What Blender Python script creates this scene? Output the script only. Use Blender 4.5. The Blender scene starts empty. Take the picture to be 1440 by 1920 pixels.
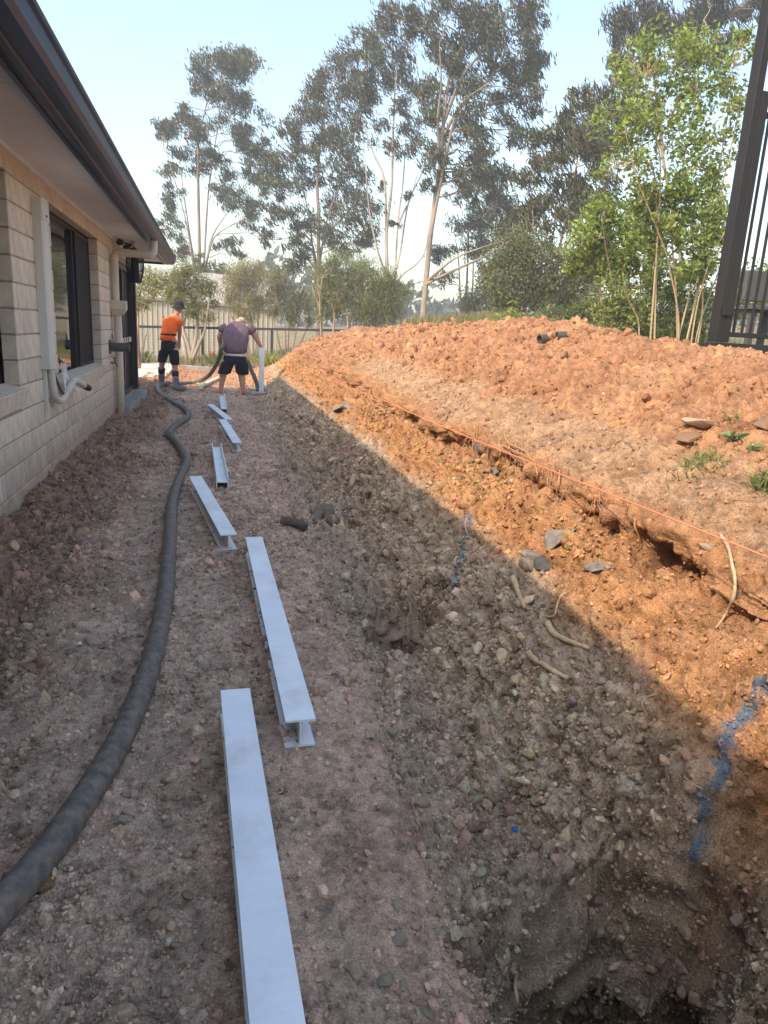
import bpy, math, random
import numpy as np
from mathutils import Vector, Matrix
from mathutils.bvhtree import BVHTree

random.seed(7)
RNG = np.random.default_rng(11)
SC = bpy.context.scene
COL = SC.collection

# ------------------------------------------------------------------ camera
CAM_H = 1.34
FOC = 1330.0                      # focal length in pixels of a 1440 x 1920 frame
def _n(v): return v / np.linalg.norm(v)
_D = _n(np.array([-295., 5285., 1330.]))          # straight down, seen from the tilted camera
_Y = np.array([397. - 720, 608. - 960, FOC]); _Y = _n(_Y - _D * (_Y @ _D))   # along the house wall
_Z = -_D; _X = np.cross(_Y, _Z)
CM = np.stack([_X, _Y, _Z])
cam_d = bpy.data.cameras.new('camera')
cam = bpy.data.objects.new('camera', cam_d); COL.objects.link(cam)
cam.matrix_world = Matrix(((CM[0,0], -CM[0,1], -CM[0,2], 0), (CM[1,0], -CM[1,1], -CM[1,2], 0),
                           (CM[2,0], -CM[2,1], -CM[2,2], CAM_H), (0, 0, 0, 1)))
cam_d.sensor_fit = 'VERTICAL'; cam_d.sensor_height = 24.0; cam_d.lens = FOC / 1920 * 24.0
cam_d.clip_start = 0.05; cam_d.clip_end = 2000
SC.camera = cam

# ------------------------------------------------------------------ light
SUN_DIR = Vector((2.02, 1.25, -2.146)).normalized()          # the way the light travels
sun_el = math.asin(-SUN_DIR.z)
sun_az = math.atan2(-SUN_DIR.x, -SUN_DIR.y)                    # from +Y towards +X
world = bpy.data.worlds.new('World'); SC.world = world; world.use_nodes = True
wn, wl = world.node_tree.nodes, world.node_tree.links
wn.clear()
sky = wn.new('ShaderNodeTexSky'); sky.sky_type = 'NISHITA'; sky.sun_disc = False
sky.sun_elevation = sun_el; sky.sun_rotation = sun_az
sky.altitude = 100; sky.air_density = 1.45; sky.dust_density = 2.8; sky.ozone_density = 1.2
bg = wn.new('ShaderNodeBackground'); bg.inputs['Strength'].default_value = 0.15
wo = wn.new('ShaderNodeOutputWorld')
wl.new(sky.outputs[0], bg.inputs['Color']); wl.new(bg.outputs[0], wo.inputs['Surface'])
sun_d = bpy.data.lights.new('sun', 'SUN'); sun_d.energy = 2.2; sun_d.angle = math.radians(0.6)
sun_d.color = (1.0, 0.87, 0.70)
sun = bpy.data.objects.new('sun', sun_d); COL.objects.link(sun)
sun.rotation_euler = SUN_DIR.to_track_quat('-Z', 'Y').to_euler(); sun.location = (-10, -6, 14)
SC.view_settings.view_transform = 'Standard'; SC.view_settings.look = 'None'
SC.view_settings.exposure = 1.22; SC.view_settings.gamma = 1.0
SC.view_settings.use_curve_mapping = False
SC.render.engine = 'CYCLES'
SC.cycles.use_denoising = True
SC.cycles.max_bounces = 8; SC.cycles.diffuse_bounces = 4; SC.cycles.glossy_bounces = 3
SC.cycles.transmission_bounces = 4; SC.cycles.transparent_max_bounces = 8; SC.cycles.volume_bounces = 1
SC.cycles.caustics_reflective = False; SC.cycles.caustics_refractive = False

# ------------------------------------------------------------------ layout helpers
def ray(u, v):
    return CM @ np.array([u - 720., v - 960., FOC])
CAM = np.array([0., 0., CAM_H])
def P(u, v, y):
    r = ray(u, v); return CAM + r * (y / r[1])
def PX(u, v, x):
    r = ray(u, v); return CAM + r * (x / r[0])
def PZ(u, v, z):
    r = ray(u, v); return CAM + r * ((z - CAM_H) / r[2])
def pxm(y, x=0):                       # metres per photo pixel at a place
    return (0.941 * y + 0.235 * x) / FOC

# ------------------------------------------------------------------ mesh helpers
def np_mesh(name, V, F, cols=None, smooth=True):
    """V (n,3), F (m,k) array or list of such arrays"""
    V = np.asarray(V, dtype=np.float32)
    Fs = F if isinstance(F, list) else [F]
    Fs = [np.asarray(f, dtype=np.int32) for f in Fs if len(f)]
    me = bpy.data.meshes.new(name)
    me.vertices.add(len(V)); me.vertices.foreach_set('co', V.ravel())
    idx = np.concatenate([f.ravel() for f in Fs])
    tot = np.concatenate([np.full(len(f), f.shape[1], np.int32) for f in Fs])
    start = np.concatenate([[0], np.cumsum(tot)[:-1]]).astype(np.int32)
    me.loops.add(len(idx)); me.loops.foreach_set('vertex_index', idx)
    me.polygons.add(len(tot)); me.polygons.foreach_set('loop_start', start)
    me.polygons.foreach_set('use_smooth', np.full(len(tot), bool(smooth)))
    if cols is not None:
        a = me.attributes.new('col', 'FLOAT_COLOR', 'POINT')
        c = np.ones((len(V), 4), np.float32); c[:, :3] = cols
        a.data.foreach_set('color', c.ravel())
    me.update(calc_edges=True)
    return me

def link(name, me, mat=None, parent=None):
    o = bpy.data.objects.new(name, me)
    COL.objects.link(o)
    if mat is not None and me is not None and not me.materials: me.materials.append(mat)
    if parent is not None:
        o.parent = parent
        if parent.type == 'EMPTY': o.location = -parent.location
    return o

def tag(o, label, cat=None, group=None, kind=None):
    if label: o['label'] = label
    if cat: o['category'] = cat
    if group: o['group'] = group
    if kind: o['kind'] = kind
    return o

def thing(name, label, cat, loc, group=None):
    o = bpy.data.objects.new(name, None); COL.objects.link(o)
    o.location = Vector([float(c) for c in loc]); o.empty_display_size = 0.1
    return tag(o, label, cat, group)

def recentre(o):
    """put a one-mesh thing's origin at its base"""
    me = o.data; n = len(me.vertices)
    co = np.empty(n * 3, np.float32); me.vertices.foreach_get('co', co); co = co.reshape(-1, 3)
    c = (co.min(0) + co.max(0)) / 2; c[2] = co[:, 2].min()
    me.vertices.foreach_set('co', (co - c).ravel()); me.update()
    o.location = Vector([float(k) for k in c]); return o

class MB:
    """collects shapes into one mesh"""
    def __init__(s): s.V = []; s.F = []; s.n = 0
    def add(s, V, F):
        V = np.asarray(V, float); s.V.append(V)
        s.F += [[i + s.n for i in f] for f in F]; s.n += len(V); return s
    def box(s, lo, hi, bev=0.0):
        x0, y0, z0 = lo; x1, y1, z1 = hi
        if bev <= 0:
            V = [(x0,y0,z0),(x1,y0,z0),(x1,y1,z0),(x0,y1,z0),(x0,y0,z1),(x1,y0,z1),(x1,y1,z1),(x0,y1,z1)]
            return s.add(V, [(0,3,2,1),(4,5,6,7),(0,1,5,4),(1,2,6,5),(2,3,7,6),(3,0,4,7)])
        V, F = bev_box(lo, hi, bev); return s.add(V, F)
    def obox(s, c, ax, ay, az):
        """box from centre and three half axes"""
        c, ax, ay, az = map(np.asarray, (c, ax, ay, az))
        V = [c + i*ax + j*ay + k*az for k in (-1,1) for (i,j) in ((-1,-1),(1,-1),(1,1),(-1,1))]
        return s.add(V, [(0,3,2,1),(4,5,6,7),(0,1,5,4),(1,2,6,5),(2,3,7,6),(3,0,4,7)])
    def tube(s, pts, r, n=8, cap=True):
        V, F = tube(pts, r, n, cap); return s.add(V, F)
    def lathe(s, c, prof, n=16):
        c = np.asarray(c, float); V = []; F = []
        for (r, z) in prof:
            for k in range(n):
                a = 2*math.pi*k/n; V.append(c + np.array([r*math.cos(a), r*math.sin(a), z]))
        m = len(prof)
        for i in range(m-1):
            for k in range(n):
                F.append((i*n+k, i*n+(k+1)%n, (i+1)*n+(k+1)%n, (i+1)*n+k))
        F.append(tuple(range(n-1,-1,-1))); F.append(tuple((m-1)*n+k for k in range(n)))
        return s.add(V, F)
    def prism(s, prof, a, b, axis=1):
        """closed 2-D profile swept from a to b along an axis (profile in the two others, in order)"""
        n = len(prof); V = []
        for t in (a, b):
            for (p, q) in prof:
                V.append({0:(t,p,q), 1:(p,t,q), 2:(p,q,t)}[axis])
        F = [tuple(range(n)), tuple(range(2*n-1, n-1, -1))]
        F += [(k, k+n, (k+1)%n+n, (k+1)%n) for k in range(n)]
        return s.add(V, F)
    def mesh(s, name, smooth=False):
        me = bpy.data.meshes.new(name)
        me.from_pydata([tuple(map(float, v)) for v in np.concatenate(s.V)], [], s.F)
        if smooth: me.polygons.foreach_set('use_smooth', [True]*len(me.polygons))
        import bmesh
        bm = bmesh.new(); bm.from_mesh(me); bmesh.ops.recalc_face_normals(bm, faces=bm.faces); bm.to_mesh(me); bm.free()
        me.update(); return me
    def build(s, name, mat, parent=None, smooth=False):
        return link(name, s.mesh(name, smooth), mat, parent)

def bev_box(lo, hi, b):
    x0,y0,z0 = lo; x1,y1,z1 = hi
    V = []; idx = {}
    for ix, x in enumerate((x0,x1)):
        for iy, y in enumerate((y0,y1)):
            for iz, z in enumerate((z0,z1)):
                sx, sy, sz = (1-2*ix)*b, (1-2*iy)*b, (1-2*iz)*b
                idx[ix,iy,iz] = len(V)
                V += [(x, y+sy, z+sz), (x+sx, y, z+sz), (x+sx, y+sy, z)]
    F = []
    g = lambda i,j,k,a: idx[i,j,k]+a
    for i in (0,1):
        F.append([g(i,0,0,0),g(i,1,0,0),g(i,1,1,0),g(i,0,1,0)])
        F.append([g(0,i,0,1),g(1,i,0,1),g(1,i,1,1),g(0,i,1,1)])
        F.append([g(0,0,i,2),g(1,0,i,2),g(1,1,i,2),g(0,1,i,2)])
    for i in (0,1):
        for j in (0,1):
            F.append([g(i,j,0,0),g(i,j,1,0),g(i,j,1,1),g(i,j,0,1)])
            F.append([g(i,0,j,0),g(i,1,j,0),g(i,1,j,2),g(i,0,j,2)])
            F.append([g(0,i,j,1),g(1,i,j,1),g(1,i,j,2),g(0,i,j,2)])
            for k in (0,1): F.append([g(i,j,k,0),g(i,j,k,1),g(i,j,k,2)])
    return V, F

def catmull(pts, m=6):
    P_ = [np.asarray(p, float) for p in pts]
    if len(P_) < 3: return P_
    Q = [2*P_[0]-P_[1]] + P_ + [2*P_[-1]-P_[-2]]
    out = []
    for i in range(1, len(Q)-2):
        p0,p1,p2,p3 = Q[i-1:i+3]
        for k in range(m):
            t = k/m
            out.append(0.5*((2*p1)+(-p0+p2)*t+(2*p0-5*p1+4*p2-p3)*t*t+(-p0+3*p1-3*p2+p3)*t**3))
    out.append(P_[-1]); return out

def tube(pts, r, n=8, cap=True):
    pts = np.asarray(pts, float); m = len(pts)
    r = np.full(m, r) if np.isscalar(r) else np.asarray(r, float)
    T = np.gradient(pts, axis=0); T /= np.linalg.norm(T, axis=1)[:, None] + 1e-12
    up = np.array([0,0,1.]) if abs(T[0,2]) < .9 else np.array([1.,0,0])
    A = np.cross(T[0], up); A /= np.linalg.norm(A)
    V = []
    ang = np.arange(n)*2*math.pi/n
    for i in range(m):
        A = A - T[i]*(A@T[i]); A /= np.linalg.norm(A)+1e-12
        B = np.cross(T[i], A)
        V.append(pts[i] + r[i]*(np.cos(ang)[:,None]*A + np.sin(ang)[:,None]*B))
    V = np.concatenate(V)
    F = [(i*n+k, i*n+(k+1)%n, (i+1)*n+(k+1)%n, (i+1)*n+k) for i in range(m-1) for k in range(n)]
    if cap: F += [tuple(range(n-1,-1,-1)), tuple((m-1)*n+k for k in range(n))]
    return V, F

# ------------------------------------------------------------------ materials
def node_mat(name):
    m = bpy.data.materials.new(name); m.use_nodes = True
    n = m.node_tree.nodes; l = m.node_tree.links
    return m, n, l, n['Principled BSDF']

def pmat(name, base, rough=0.8, var=0.15, scale=12.0, bump=0.0, bscale=60.0, spec=0.3, metal=0.0,
         attr=False, tint=None, stretch=None, detail=5.0, instancer=False, sheen=0.0, coat=0.0, trans=0.0):
    """procedural surface: base colour broken up by noise, optional colour attribute, fine bump"""
    m, n, l, b = node_mat(name)
    tc = n.new('ShaderNodeTexCoord'); vec = tc.outputs['Object']
    if stretch:
        mp = n.new('ShaderNodeMapping'); mp.inputs['Scale'].default_value = stretch
        l.new(vec, mp.inputs['Vector']); vec = mp.outputs['Vector']
    nz = n.new('ShaderNodeTexNoise'); nz.inputs['Scale'].default_value = scale; nz.inputs['Detail'].default_value = detail
    nz.inputs['Roughness'].default_value = 0.6
    l.new(vec, nz.inputs['Vector'])
    rp = n.new('ShaderNodeValToRGB')
    rp.color_ramp.elements[0].position = 0.3; rp.color_ramp.elements[1].position = 0.72
    lo = [max(0, c*(1-var)) for c in base]; hi = [min(1, c*(1+var)) for c in base]
    if tint: lo = tint
    if attr or instancer: lo = [1-var]*3; hi = [1+var]*3
    rp.color_ramp.elements[0].color = (*lo, 1); rp.color_ramp.elements[1].color = (*hi, 1)
    l.new(nz.outputs['Fac'], rp.inputs['Fac'])
    colr = rp.outputs['Color']
    if attr or instancer:
        at = n.new('ShaderNodeAttribute'); at.attribute_name = 'col'
        if instancer: at.attribute_type = 'INSTANCER'
        mx = n.new('ShaderNodeMix'); mx.data_type = 'RGBA'; mx.blend_type = 'MULTIPLY'
        mx.inputs['Factor'].default_value = 1.0; mx.clamp_result = False
        l.new(at.outputs['Color'], mx.inputs['A']); l.new(colr, mx.inputs['B']); colr = mx.outputs['Result']
    l.new(colr, b.inputs['Base Color'])
    b.inputs['Roughness'].default_value = rough; b.inputs['Metallic'].default_value = metal
    b.inputs['Specular IOR Level'].default_value = spec
    if coat: b.inputs['Coat Weight'].default_value = coat
    if bump:
        nb = n.new('ShaderNodeTexNoise'); nb.inputs['Scale'].default_value = bscale; nb.inputs['Detail'].default_value = 6
        nb.inputs['Roughness'].default_value = 0.65
        l.new(vec, nb.inputs['Vector'])
        bp = n.new('ShaderNodeBump'); bp.inputs['Strength'].default_value = 1.0; bp.inputs['Distance'].default_value = bump
        l.new(nb.outputs['Fac'], bp.inputs['Height']); l.new(bp.outputs['Normal'], b.inputs['Normal'])
    if trans:
        tr = n.new('ShaderNodeBsdfTranslucent'); l.new(colr, tr.inputs['Color'])
        ms = n.new('ShaderNodeMixShader'); ms.inputs['Fac'].default_value = trans
        out = [k for k in n if k.type == 'OUTPUT_MATERIAL'][0]
        l.new(b.outputs[0], ms.inputs[1]); l.new(tr.outputs[0], ms.inputs[2]); l.new(ms.outputs[0], out.inputs['Surface'])
    return m

# ------------------------------------------------------------------ noise in numpy
_pr = np.random.default_rng(3)
_perm = np.concatenate([_pr.permutation(1024)]*3).astype(np.int32)
_gr = _pr.normal(size=(1024, 3)); _gr /= np.linalg.norm(_gr, axis=1)[:, None]
_rv = _pr.random((1024, 4))
def perlin(x, y, z=0.0):
    x, y, z = np.broadcast_arrays(np.asarray(x, float), y, z)
    xi, yi, zi = (np.floor(c).astype(np.int32) for c in (x, y, z))
    xf, yf, zf = x-xi, y-yi, z-zi
    fu, fv, fw = (t*t*t*(t*(t*6-15)+10) for t in (xf, yf, zf))
    xi &= 1023; yi &= 1023; zi &= 1023
    res = 0
    for dx in (0,1):
        wx = fu if dx else 1-fu; a = _perm[xi+dx]
        for dy in (0,1):
            wy = fv if dy else 1-fv; b = _perm[(a+yi+dy)]
            for dz in (0,1):
                wz = fw if dz else 1-fw
                g = _gr[_perm[b+zi+dz]]
                res = res + wx*wy*wz*(g[...,0]*(xf-dx)+g[...,1]*(yf-dy)+g[...,2]*(zf-dz))
    return res*1.6
def fbm(x, y, z=0.0, oct=4, gain=0.5, lac=2.03):
    a = 1.0; s = 0
    for o in range(oct):
        s = s + a*perlin(x+7.3*o, y+3.1*o, z+1.7*o); a *= gain; x = x*lac; y = y*lac; z = z*lac
    return s
def worley(x, y, jit=0.9):
    """nearest distance, second nearest distance and a random number of the nearest cell"""
    xi = np.floor(x).astype(np.int32); yi = np.floor(y).astype(np.int32)
    d1 = np.full(x.shape, 9.0); d2 = np.full(x.shape, 9.0); rid = np.zeros(x.shape)
    for dx in (-1,0,1):
        for dy in (-1,0,1):
            cx, cy = xi+dx, yi+dy
            h = _perm[_perm[cx & 1023] + (cy & 1023)]
            rv = _rv[h]
            d = np.hypot(cx+.5+(rv[...,0]-.5)*jit-x, cy+.5+(rv[...,1]-.5)*jit-y)
            n1 = d < d1
            d2 = np.where(n1, d1, np.minimum(d2, d)); rid = np.where(n1, rv[...,2], rid); d1 = np.where(n1, d, d1)
    return d1, d2, rid
def sstep(a, b, x):
    t = np.clip((x-a)/(b-a), 0, 1); return t*t*(3-2*t)

# ------------------------------------------------------------------ the dug ground
# cross-sections (x, z) from the house wall to beyond the spoil mound, at several distances y
SECT = {
 -2.0: [(-1.5,.05),(-1.2,.05),(-.9,.03),(-.5,0),(.40,0),(.60,-.04),(.82,-.10),(1.0,-.07),(1.14,.07),(1.27,.24),(1.40,.38),(1.50,.47),(1.57,.56),(1.65,.66),(1.78,.75),(2.2,.93),(2.5,1.05),(2.9,1.18),(3.25,1.20),(3.9,1.15),(5.6,1.15)],
  3.0: [(-1.5,.05),(-1.2,.05),(-.9,.03),(-.5,0),(.42,0),(.64,-.05),(.86,-.12),(1.04,-.06),(1.17,.08),(1.30,.25),(1.44,.40),(1.54,.49),(1.61,.58),(1.68,.68),(1.82,.77),(2.2,.95),(2.5,1.08),(2.9,1.22),(3.25,1.23),(3.9,1.15),(5.6,1.15)],
  6.5: [(-1.5,.08),(-1.2,.07),(-.9,.03),(-.5,0),(.45,0),(.70,-.06),(.95,-.12),(1.12,-.05),(1.24,.10),(1.36,.27),(1.50,.44),(1.60,.54),(1.66,.63),(1.74,.73),(1.88,.83),(2.2,1.02),(2.45,1.22),(2.85,1.50),(3.2,1.52),(3.9,1.35),(5.6,1.2)],
 11.0: [(-1.5,.10),(-1.2,.08),(-.9,.03),(-.5,0),(.45,0),(.70,-.05),(.95,-.09),(1.12,-.02),(1.24,.13),(1.36,.28),(1.50,.46),(1.60,.60),(1.70,.72),(1.76,.82),(1.92,.95),(2.2,1.14),(2.45,1.27),(2.85,1.44),(3.2,1.48),(3.9,1.35),(5.6,1.2)],
 16.0: [(-1.5,.10),(-1.2,.08),(-.9,.03),(-.5,0),(.45,.0),(.70,.0),(.95,.02),(1.12,.08),(1.24,.18),(1.36,.30),(1.50,.46),(1.62,.62),(1.74,.78),(1.86,.92),(2.02,1.04),(2.3,1.16),(2.6,1.26),(2.95,1.34),(3.3,1.38),(3.9,1.32),(5.6,1.2)],
 19.5: [(-1.5,.06),(-1.2,.05),(-.9,.03),(-.5,.02),(.45,.03),(.70,.04),(.95,.05),(1.15,.08),(1.35,.16),(1.55,.28),(1.80,.44),(2.0,.6),(2.2,.74),(2.4,.86),(2.6,.96),(2.8,1.06),(3.0,1.14),(3.3,1.22),(3.6,1.26),(4.2,1.2),(5.6,1.1)],
 24.0: [(-1.5,.02),(-1.2,.02),(-.9,.02),(-.5,.0),(.45,.0),(.70,.0),(.95,.0),(1.15,.0),(1.35,.02),(1.55,.04),(1.80,.08),(2.0,.12),(2.2,.16),(2.4,.22),(2.6,.28),(2.8,.36),(3.0,.44),(3.3,.52),(3.6,.6),(4.2,.7),(5.6,.9)],
}
NCOL = [12, 34, 50, 165, 34, 34, 30, 32, 34, 30, 26, 20, 20, 26, 52, 34, 44, 26, 20, 22]
tcol = np.concatenate([np.arange(n)/n + i for i, n in enumerate(NCOL)] + [[20.0]])
ys = list(np.arange(-2.0, 0.45, 0.1)); yy = 0.45
while yy < 24.0:
    ys.append(yy); yy += (0.0048*yy + 0.0012)*(0.62 if yy < 1.7 else 1.0)
yrow = np.array(ys + [24.0])
st = sorted(SECT); sx = np.array([[p[0] for p in SECT[s]] for s in st]); sz = np.array([[p[1] for p in SECT[s]] for s in st])
def _cr(tab):
    """catmull-rom along the control index"""
    i = np.minimum(tcol.astype(int), 19); t = tcol - i
    pad = np.concatenate([2*tab[:, :1]-tab[:, 1:2], tab, 2*tab[:, -1:]-tab[:, -2:-1]], axis=1)
    p0, p1, p2, p3 = (pad[:, i+k] for k in range(4))
    return 0.5*(2*p1 + (p2-p0)*t + (2*p0-5*p1+4*p2-p3)*t*t + (3*p1-p0-3*p2+p3)*t**3)
cx, cz = _cr(sx), _cr(sz)
wgt = np.array([np.interp(yrow, st, np.eye(len(st))[k]) for k in range(len(st))])     # (stations, rows)
BX = wgt.T @ cx; BZ = wgt.T @ cz
TT = np.broadcast_to(tcol, BX.shape); YY = np.broadcast_to(yrow[:, None], BX.shape).copy()
# the lip wanders in and out, and is undercut only in places
lipw = np.exp(-((TT-12.8)/2.6)**2)
BX = BX + lipw*(0.12*perlin(YY*0.9, 0.5) + 0.10*perlin(YY*2.7, 4.5) + 0.06*perlin(YY*7.0, 2.5))
cut = np.clip(0.35 + 1.5*perlin(YY*1.6, 9.1), 0, 1.4)*sstep(1.9, 2.7, YY)*(1-sstep(5.0, 6.2, YY))
BX = BX + np.exp(-((TT-11.9)/0.5)**2)*(0.22*cut + .10*np.clip(.5+1.2*perlin(YY*2.2, 17.1), 0, 1)*sstep(.8, 1.4, YY)*(1-sstep(8, 11, YY))) - np.exp(-((TT-13.1)/0.5)**2)*0.09*cut
# long swells of the floor and mound
mound = sstep(14.4, 16.0, TT)*(1-sstep(19.2, 20, TT))
BZ = BZ + mound*(0.07*perlin(BX*1.1, YY*0.45, 2.0) + 0.06*perlin(BX*2.0, YY*1.3, 5.0))
floor = sstep(4.2, 5.5, TT)*(1-sstep(8.0, 10.0, TT))
BZ = BZ + floor*0.05*perlin(BX*1.7, YY*1.1, 8.0)
wallsoil = (1-sstep(1.2, 2.8, TT))
BZ = BZ + wallsoil*(0.05*np.abs(perlin(BX*3, YY*2.4, 3.0)))*sstep(2.5, 5, YY)
# round pits for the posts
PITS = [(1.02,1.40,.66,.08),(1.01,1.31,.41,1.0),(0.95,3.38,.34,.44),(0.95,5.3,.26,.14),(1.0,7.35,.26,.26),(0.86,9.1,.26,.2),(0.96,11.0,.24,.12),(0.98,13.0,.22,.12)]
pitm = np.zeros_like(BX); offx = np.zeros_like(BX); offy = np.zeros_like(BX)
arc = np.concatenate([np.zeros((len(yrow), 1)), np.cumsum(np.hypot(np.diff(BX, axis=1), np.diff(BZ, axis=1)), axis=1)], axis=1)
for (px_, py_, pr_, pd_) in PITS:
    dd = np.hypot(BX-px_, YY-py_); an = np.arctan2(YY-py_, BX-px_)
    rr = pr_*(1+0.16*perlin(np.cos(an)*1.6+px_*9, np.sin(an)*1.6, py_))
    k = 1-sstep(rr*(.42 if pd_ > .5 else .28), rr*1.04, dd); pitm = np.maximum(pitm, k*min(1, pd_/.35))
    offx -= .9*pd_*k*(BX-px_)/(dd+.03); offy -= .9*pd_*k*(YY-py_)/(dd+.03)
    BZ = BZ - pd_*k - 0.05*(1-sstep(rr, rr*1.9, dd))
# surface normals of the smooth shape
def normals(X, Y, Z):
    S = np.stack([X, Y, Z], -1)
    du = np.gradient(S, axis=1); dv = np.gradient(S, axis=0)
    N = np.cross(du, dv); N /= np.linalg.norm(N, axis=-1)[..., None] + 1e-12
    return N
NN = normals(BX, YY, BZ)
# zones
z_wall = 1-sstep(2.0, 3.2, TT + 0.7*perlin(YY*1.2, 1.0))
z_strip = sstep(1.9, 3.0, TT)*(1-sstep(4.0, 5.2, TT))
z_trench = sstep(4.1, 5.6, TT)*(1-sstep(8.3, 9.6, TT))
z_bank = sstep(8.0, 9.6, TT)*(1-sstep(11.4, 12.4, TT))
z_gravel = np.exp(-((TT-11.0)/0.6)**2)*np.clip(0.3+1.6*perlin(YY*0.9, 9.1), 0, 1)*sstep(1.8, 3.2, YY)*(1-sstep(6.5, 8.5, YY))
z_top = sstep(13.1, 13.9, TT)*(1-sstep(14.5+0.5*perlin(YY*1.5, 6.0), 15.2, TT))*(1-sstep(8.5, 12, YY))
z_mound = np.clip(sstep(14.5+0.5*perlin(YY*1.5, 6.0), 15.2, TT) + sstep(8.5, 12, YY)*sstep(11, 13, TT), 0, 1)
# relief
Ax, Ay = arc + offx, YY + offy
w1, w1b, r1 = worley(Ax*9, Ay*9); w2, w2b, r2 = worley(Ax*21+3, Ay*21+5); w3, w3b, r3 = worley(Ax*46+1, Ay*46+8)
wx_ = Ax + .06*perlin(Ax*6, Ay*6, 31.0); wy_ = Ay + .06*perlin(Ax*6, Ay*6, 37.0)
w0, w0b, r0 = worley(wx_*4.6+9, wy_*3.4+2); w4, w4b, r4 = worley(wx_*11+4, wy_*9+7)
plate = lambda r, a, b, k: (r-.5)*sstep(0, k, b-a)              # broken blocks, stepped at their edges
dome = lambda d, k: np.sqrt(np.clip(1-(d/k)**2, 0, 1))
z_lip = np.exp(-((TT-12.3)/1.5)**2)*(1-sstep(9, 12, YY))
A1 = 0.040*z_lip + 0.006*z_strip*0.3 + 0.046*z_trench + 0.022*z_bank + 0.032*z_mound + 0.040*z_wall + 0.012*z_top + 0.03*z_gravel
A2 = 0.020*z_lip + 0.006*z_strip + 0.022*z_trench + 0.012*z_bank + 0.014*z_mound + 0.016*z_wall + 0.008*z_top + 0.014*z_gravel
comp = np.clip(.75+1.1*fbm(Ax*1.3, Ay*.8, 44.0, oct=2), .2, 1.4)          # trodden patches are smoother
z_stripc = z_strip; z_strip = z_strip*comp
A3 = 0.005*z_lip + 0.0055*z_strip + 0.008*z_trench + 0.0035*z_bank + 0.005*z_mound + 0.005*z_wall + 0.004*z_top
pn = perlin(Ax*1.9, Ay*1.9, 4.0)
gate1 = np.clip(0.55 + 0.9*pn, 0.1, 1.2)
H = A1*gate1*(dome(w1, .75)*(r1**1.5)*1.6-.4) + A2*(dome(w2, .75)*(r2**1.3)*1.5-.4) + A3*(dome(w3, .8)*r3*1.4-.4)
H += (0.085*z_lip+0.055*z_bank+0.03*z_trench+0.05*z_mound+.02*z_wall)*plate(r0, w0, w0b, .18) + (0.045*z_lip+0.030*z_bank+0.026*z_trench+0.034*z_mound+.03*z_wall+.008*z_top)*plate(r4, w4, w4b, .22)
H += (0.010+0.012*z_top+0.05*z_lip+0.022*z_mound+0.020*z_trench+0.02*z_bank+0.016*z_wall)*fbm(Ax*3.2, Ay*3.2, 1.0, oct=3)
H += (0.003+0.007*(z_trench+z_bank+z_mound+z_lip)+.003*z_top)*fbm(Ax*24, Ay*24, 2.0, oct=3)
# cracks and shovel scrapes on the bank and pit walls
scr = perlin(Ax*3+2*perlin(Ay*.7, Ax*.7), Ay*22, 3.0)
H -= 0.014*z_bank*np.clip(scr-.1, 0, 1) + 0.030*pitm*np.clip(perlin(BZ*30+2.5*np.arctan2(YY-1.1, BX-.98), np.arctan2(YY-1.1, BX-.98)*0.8, 3.0), -1, 1)
H -= 0.03*z_bank*np.clip(0.12-np.abs(perlin(Ax*2.3, Ay*2.3, 7.0)), 0, 1)*2
SX = BX + NN[...,0]*H; SY = YY + NN[...,1]*H; SZ = BZ + NN[...,2]*H
# colours of the soils; roof shade is painted into the bank's
z_loose = z_strip; z_strip = z_stripc
def cc(r, g, b): return np.array([r, g, b])
C = np.zeros(BX.shape + (3,)) + cc(.49,.34,.246)
def lay(C, w, c): w = np.clip(w, 0, 1)[..., None]; return C*(1-w) + c*w
n_lo = fbm(Ax*0.9, Ay*0.9, 11.0, oct=4); n_mid = fbm(Ax*4, Ay*4, 12.0, oct=4); n_hi = perlin(Ax*40, Ay*40, 13.0)
C = lay(C, z_strip*np.clip(.4+1.2*n_lo, 0, .8), cc(.58,.40,.295))
C = lay(C, z_wall*.9, cc(.31,.20,.138))
C = lay(C, z_strip*np.clip(.9*n_mid-.1, 0, .55), cc(.35,.23,.155))
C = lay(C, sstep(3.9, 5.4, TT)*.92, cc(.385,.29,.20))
C = lay(C, z_trench*np.clip(.25+1.3*n_lo, 0, .8), cc(.44,.345,.245))
C = lay(C, z_trench*np.clip(1.2*n_mid-.15, 0, .6), cc(.28,.19,.125))
grn = np.clip(1.2*fbm(Ax*1.6, Ay*1.6, 21.0, oct=3)+.15, 0, 1)*sstep(5.2, 7, TT)*(1-sstep(9.0, 10.2, TT))*(1-sstep(5, 9, YY))
C = lay(C, grn*.6, cc(.50,.41,.28))
orange = sstep(9.0, 10.1, TT + 0.5*n_lo - .5*(1-sstep(1.5, 3.0, YY)))  # strata, and shade put into colour: grey-brown below the roof shadow's edge, orange above
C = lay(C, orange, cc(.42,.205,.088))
C = lay(C, orange*np.clip(.9*n_lo+.1, 0, .7), cc(.47,.255,.125))
C = lay(C, orange*np.clip(1.0*n_mid-.15, 0, .6), cc(.30,.145,.065))
C = lay(C, z_lip*.6, cc(.36,.19,.10))
C = lay(C, z_gravel*.6, cc(.40,.22,.095))
C = lay(C, z_top*.95, cc(.38,.235,.138))
C = lay(C, z_top*np.clip(1.1*n_mid, 0, .55), cc(.29,.16,.082))
C = lay(C, z_mound*.9, cc(.355,.18,.094))
C = lay(C, z_mound*np.clip(1.1*n_mid-.05, 0, .6), cc(.26,.12,.06))
C = lay(C, z_mound*np.clip(1.1*n_lo-.15, 0, .6), cc(.42,.23,.122))
far = sstep(15.4, 17, YY)*(1-sstep(8, 10, TT))
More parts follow.
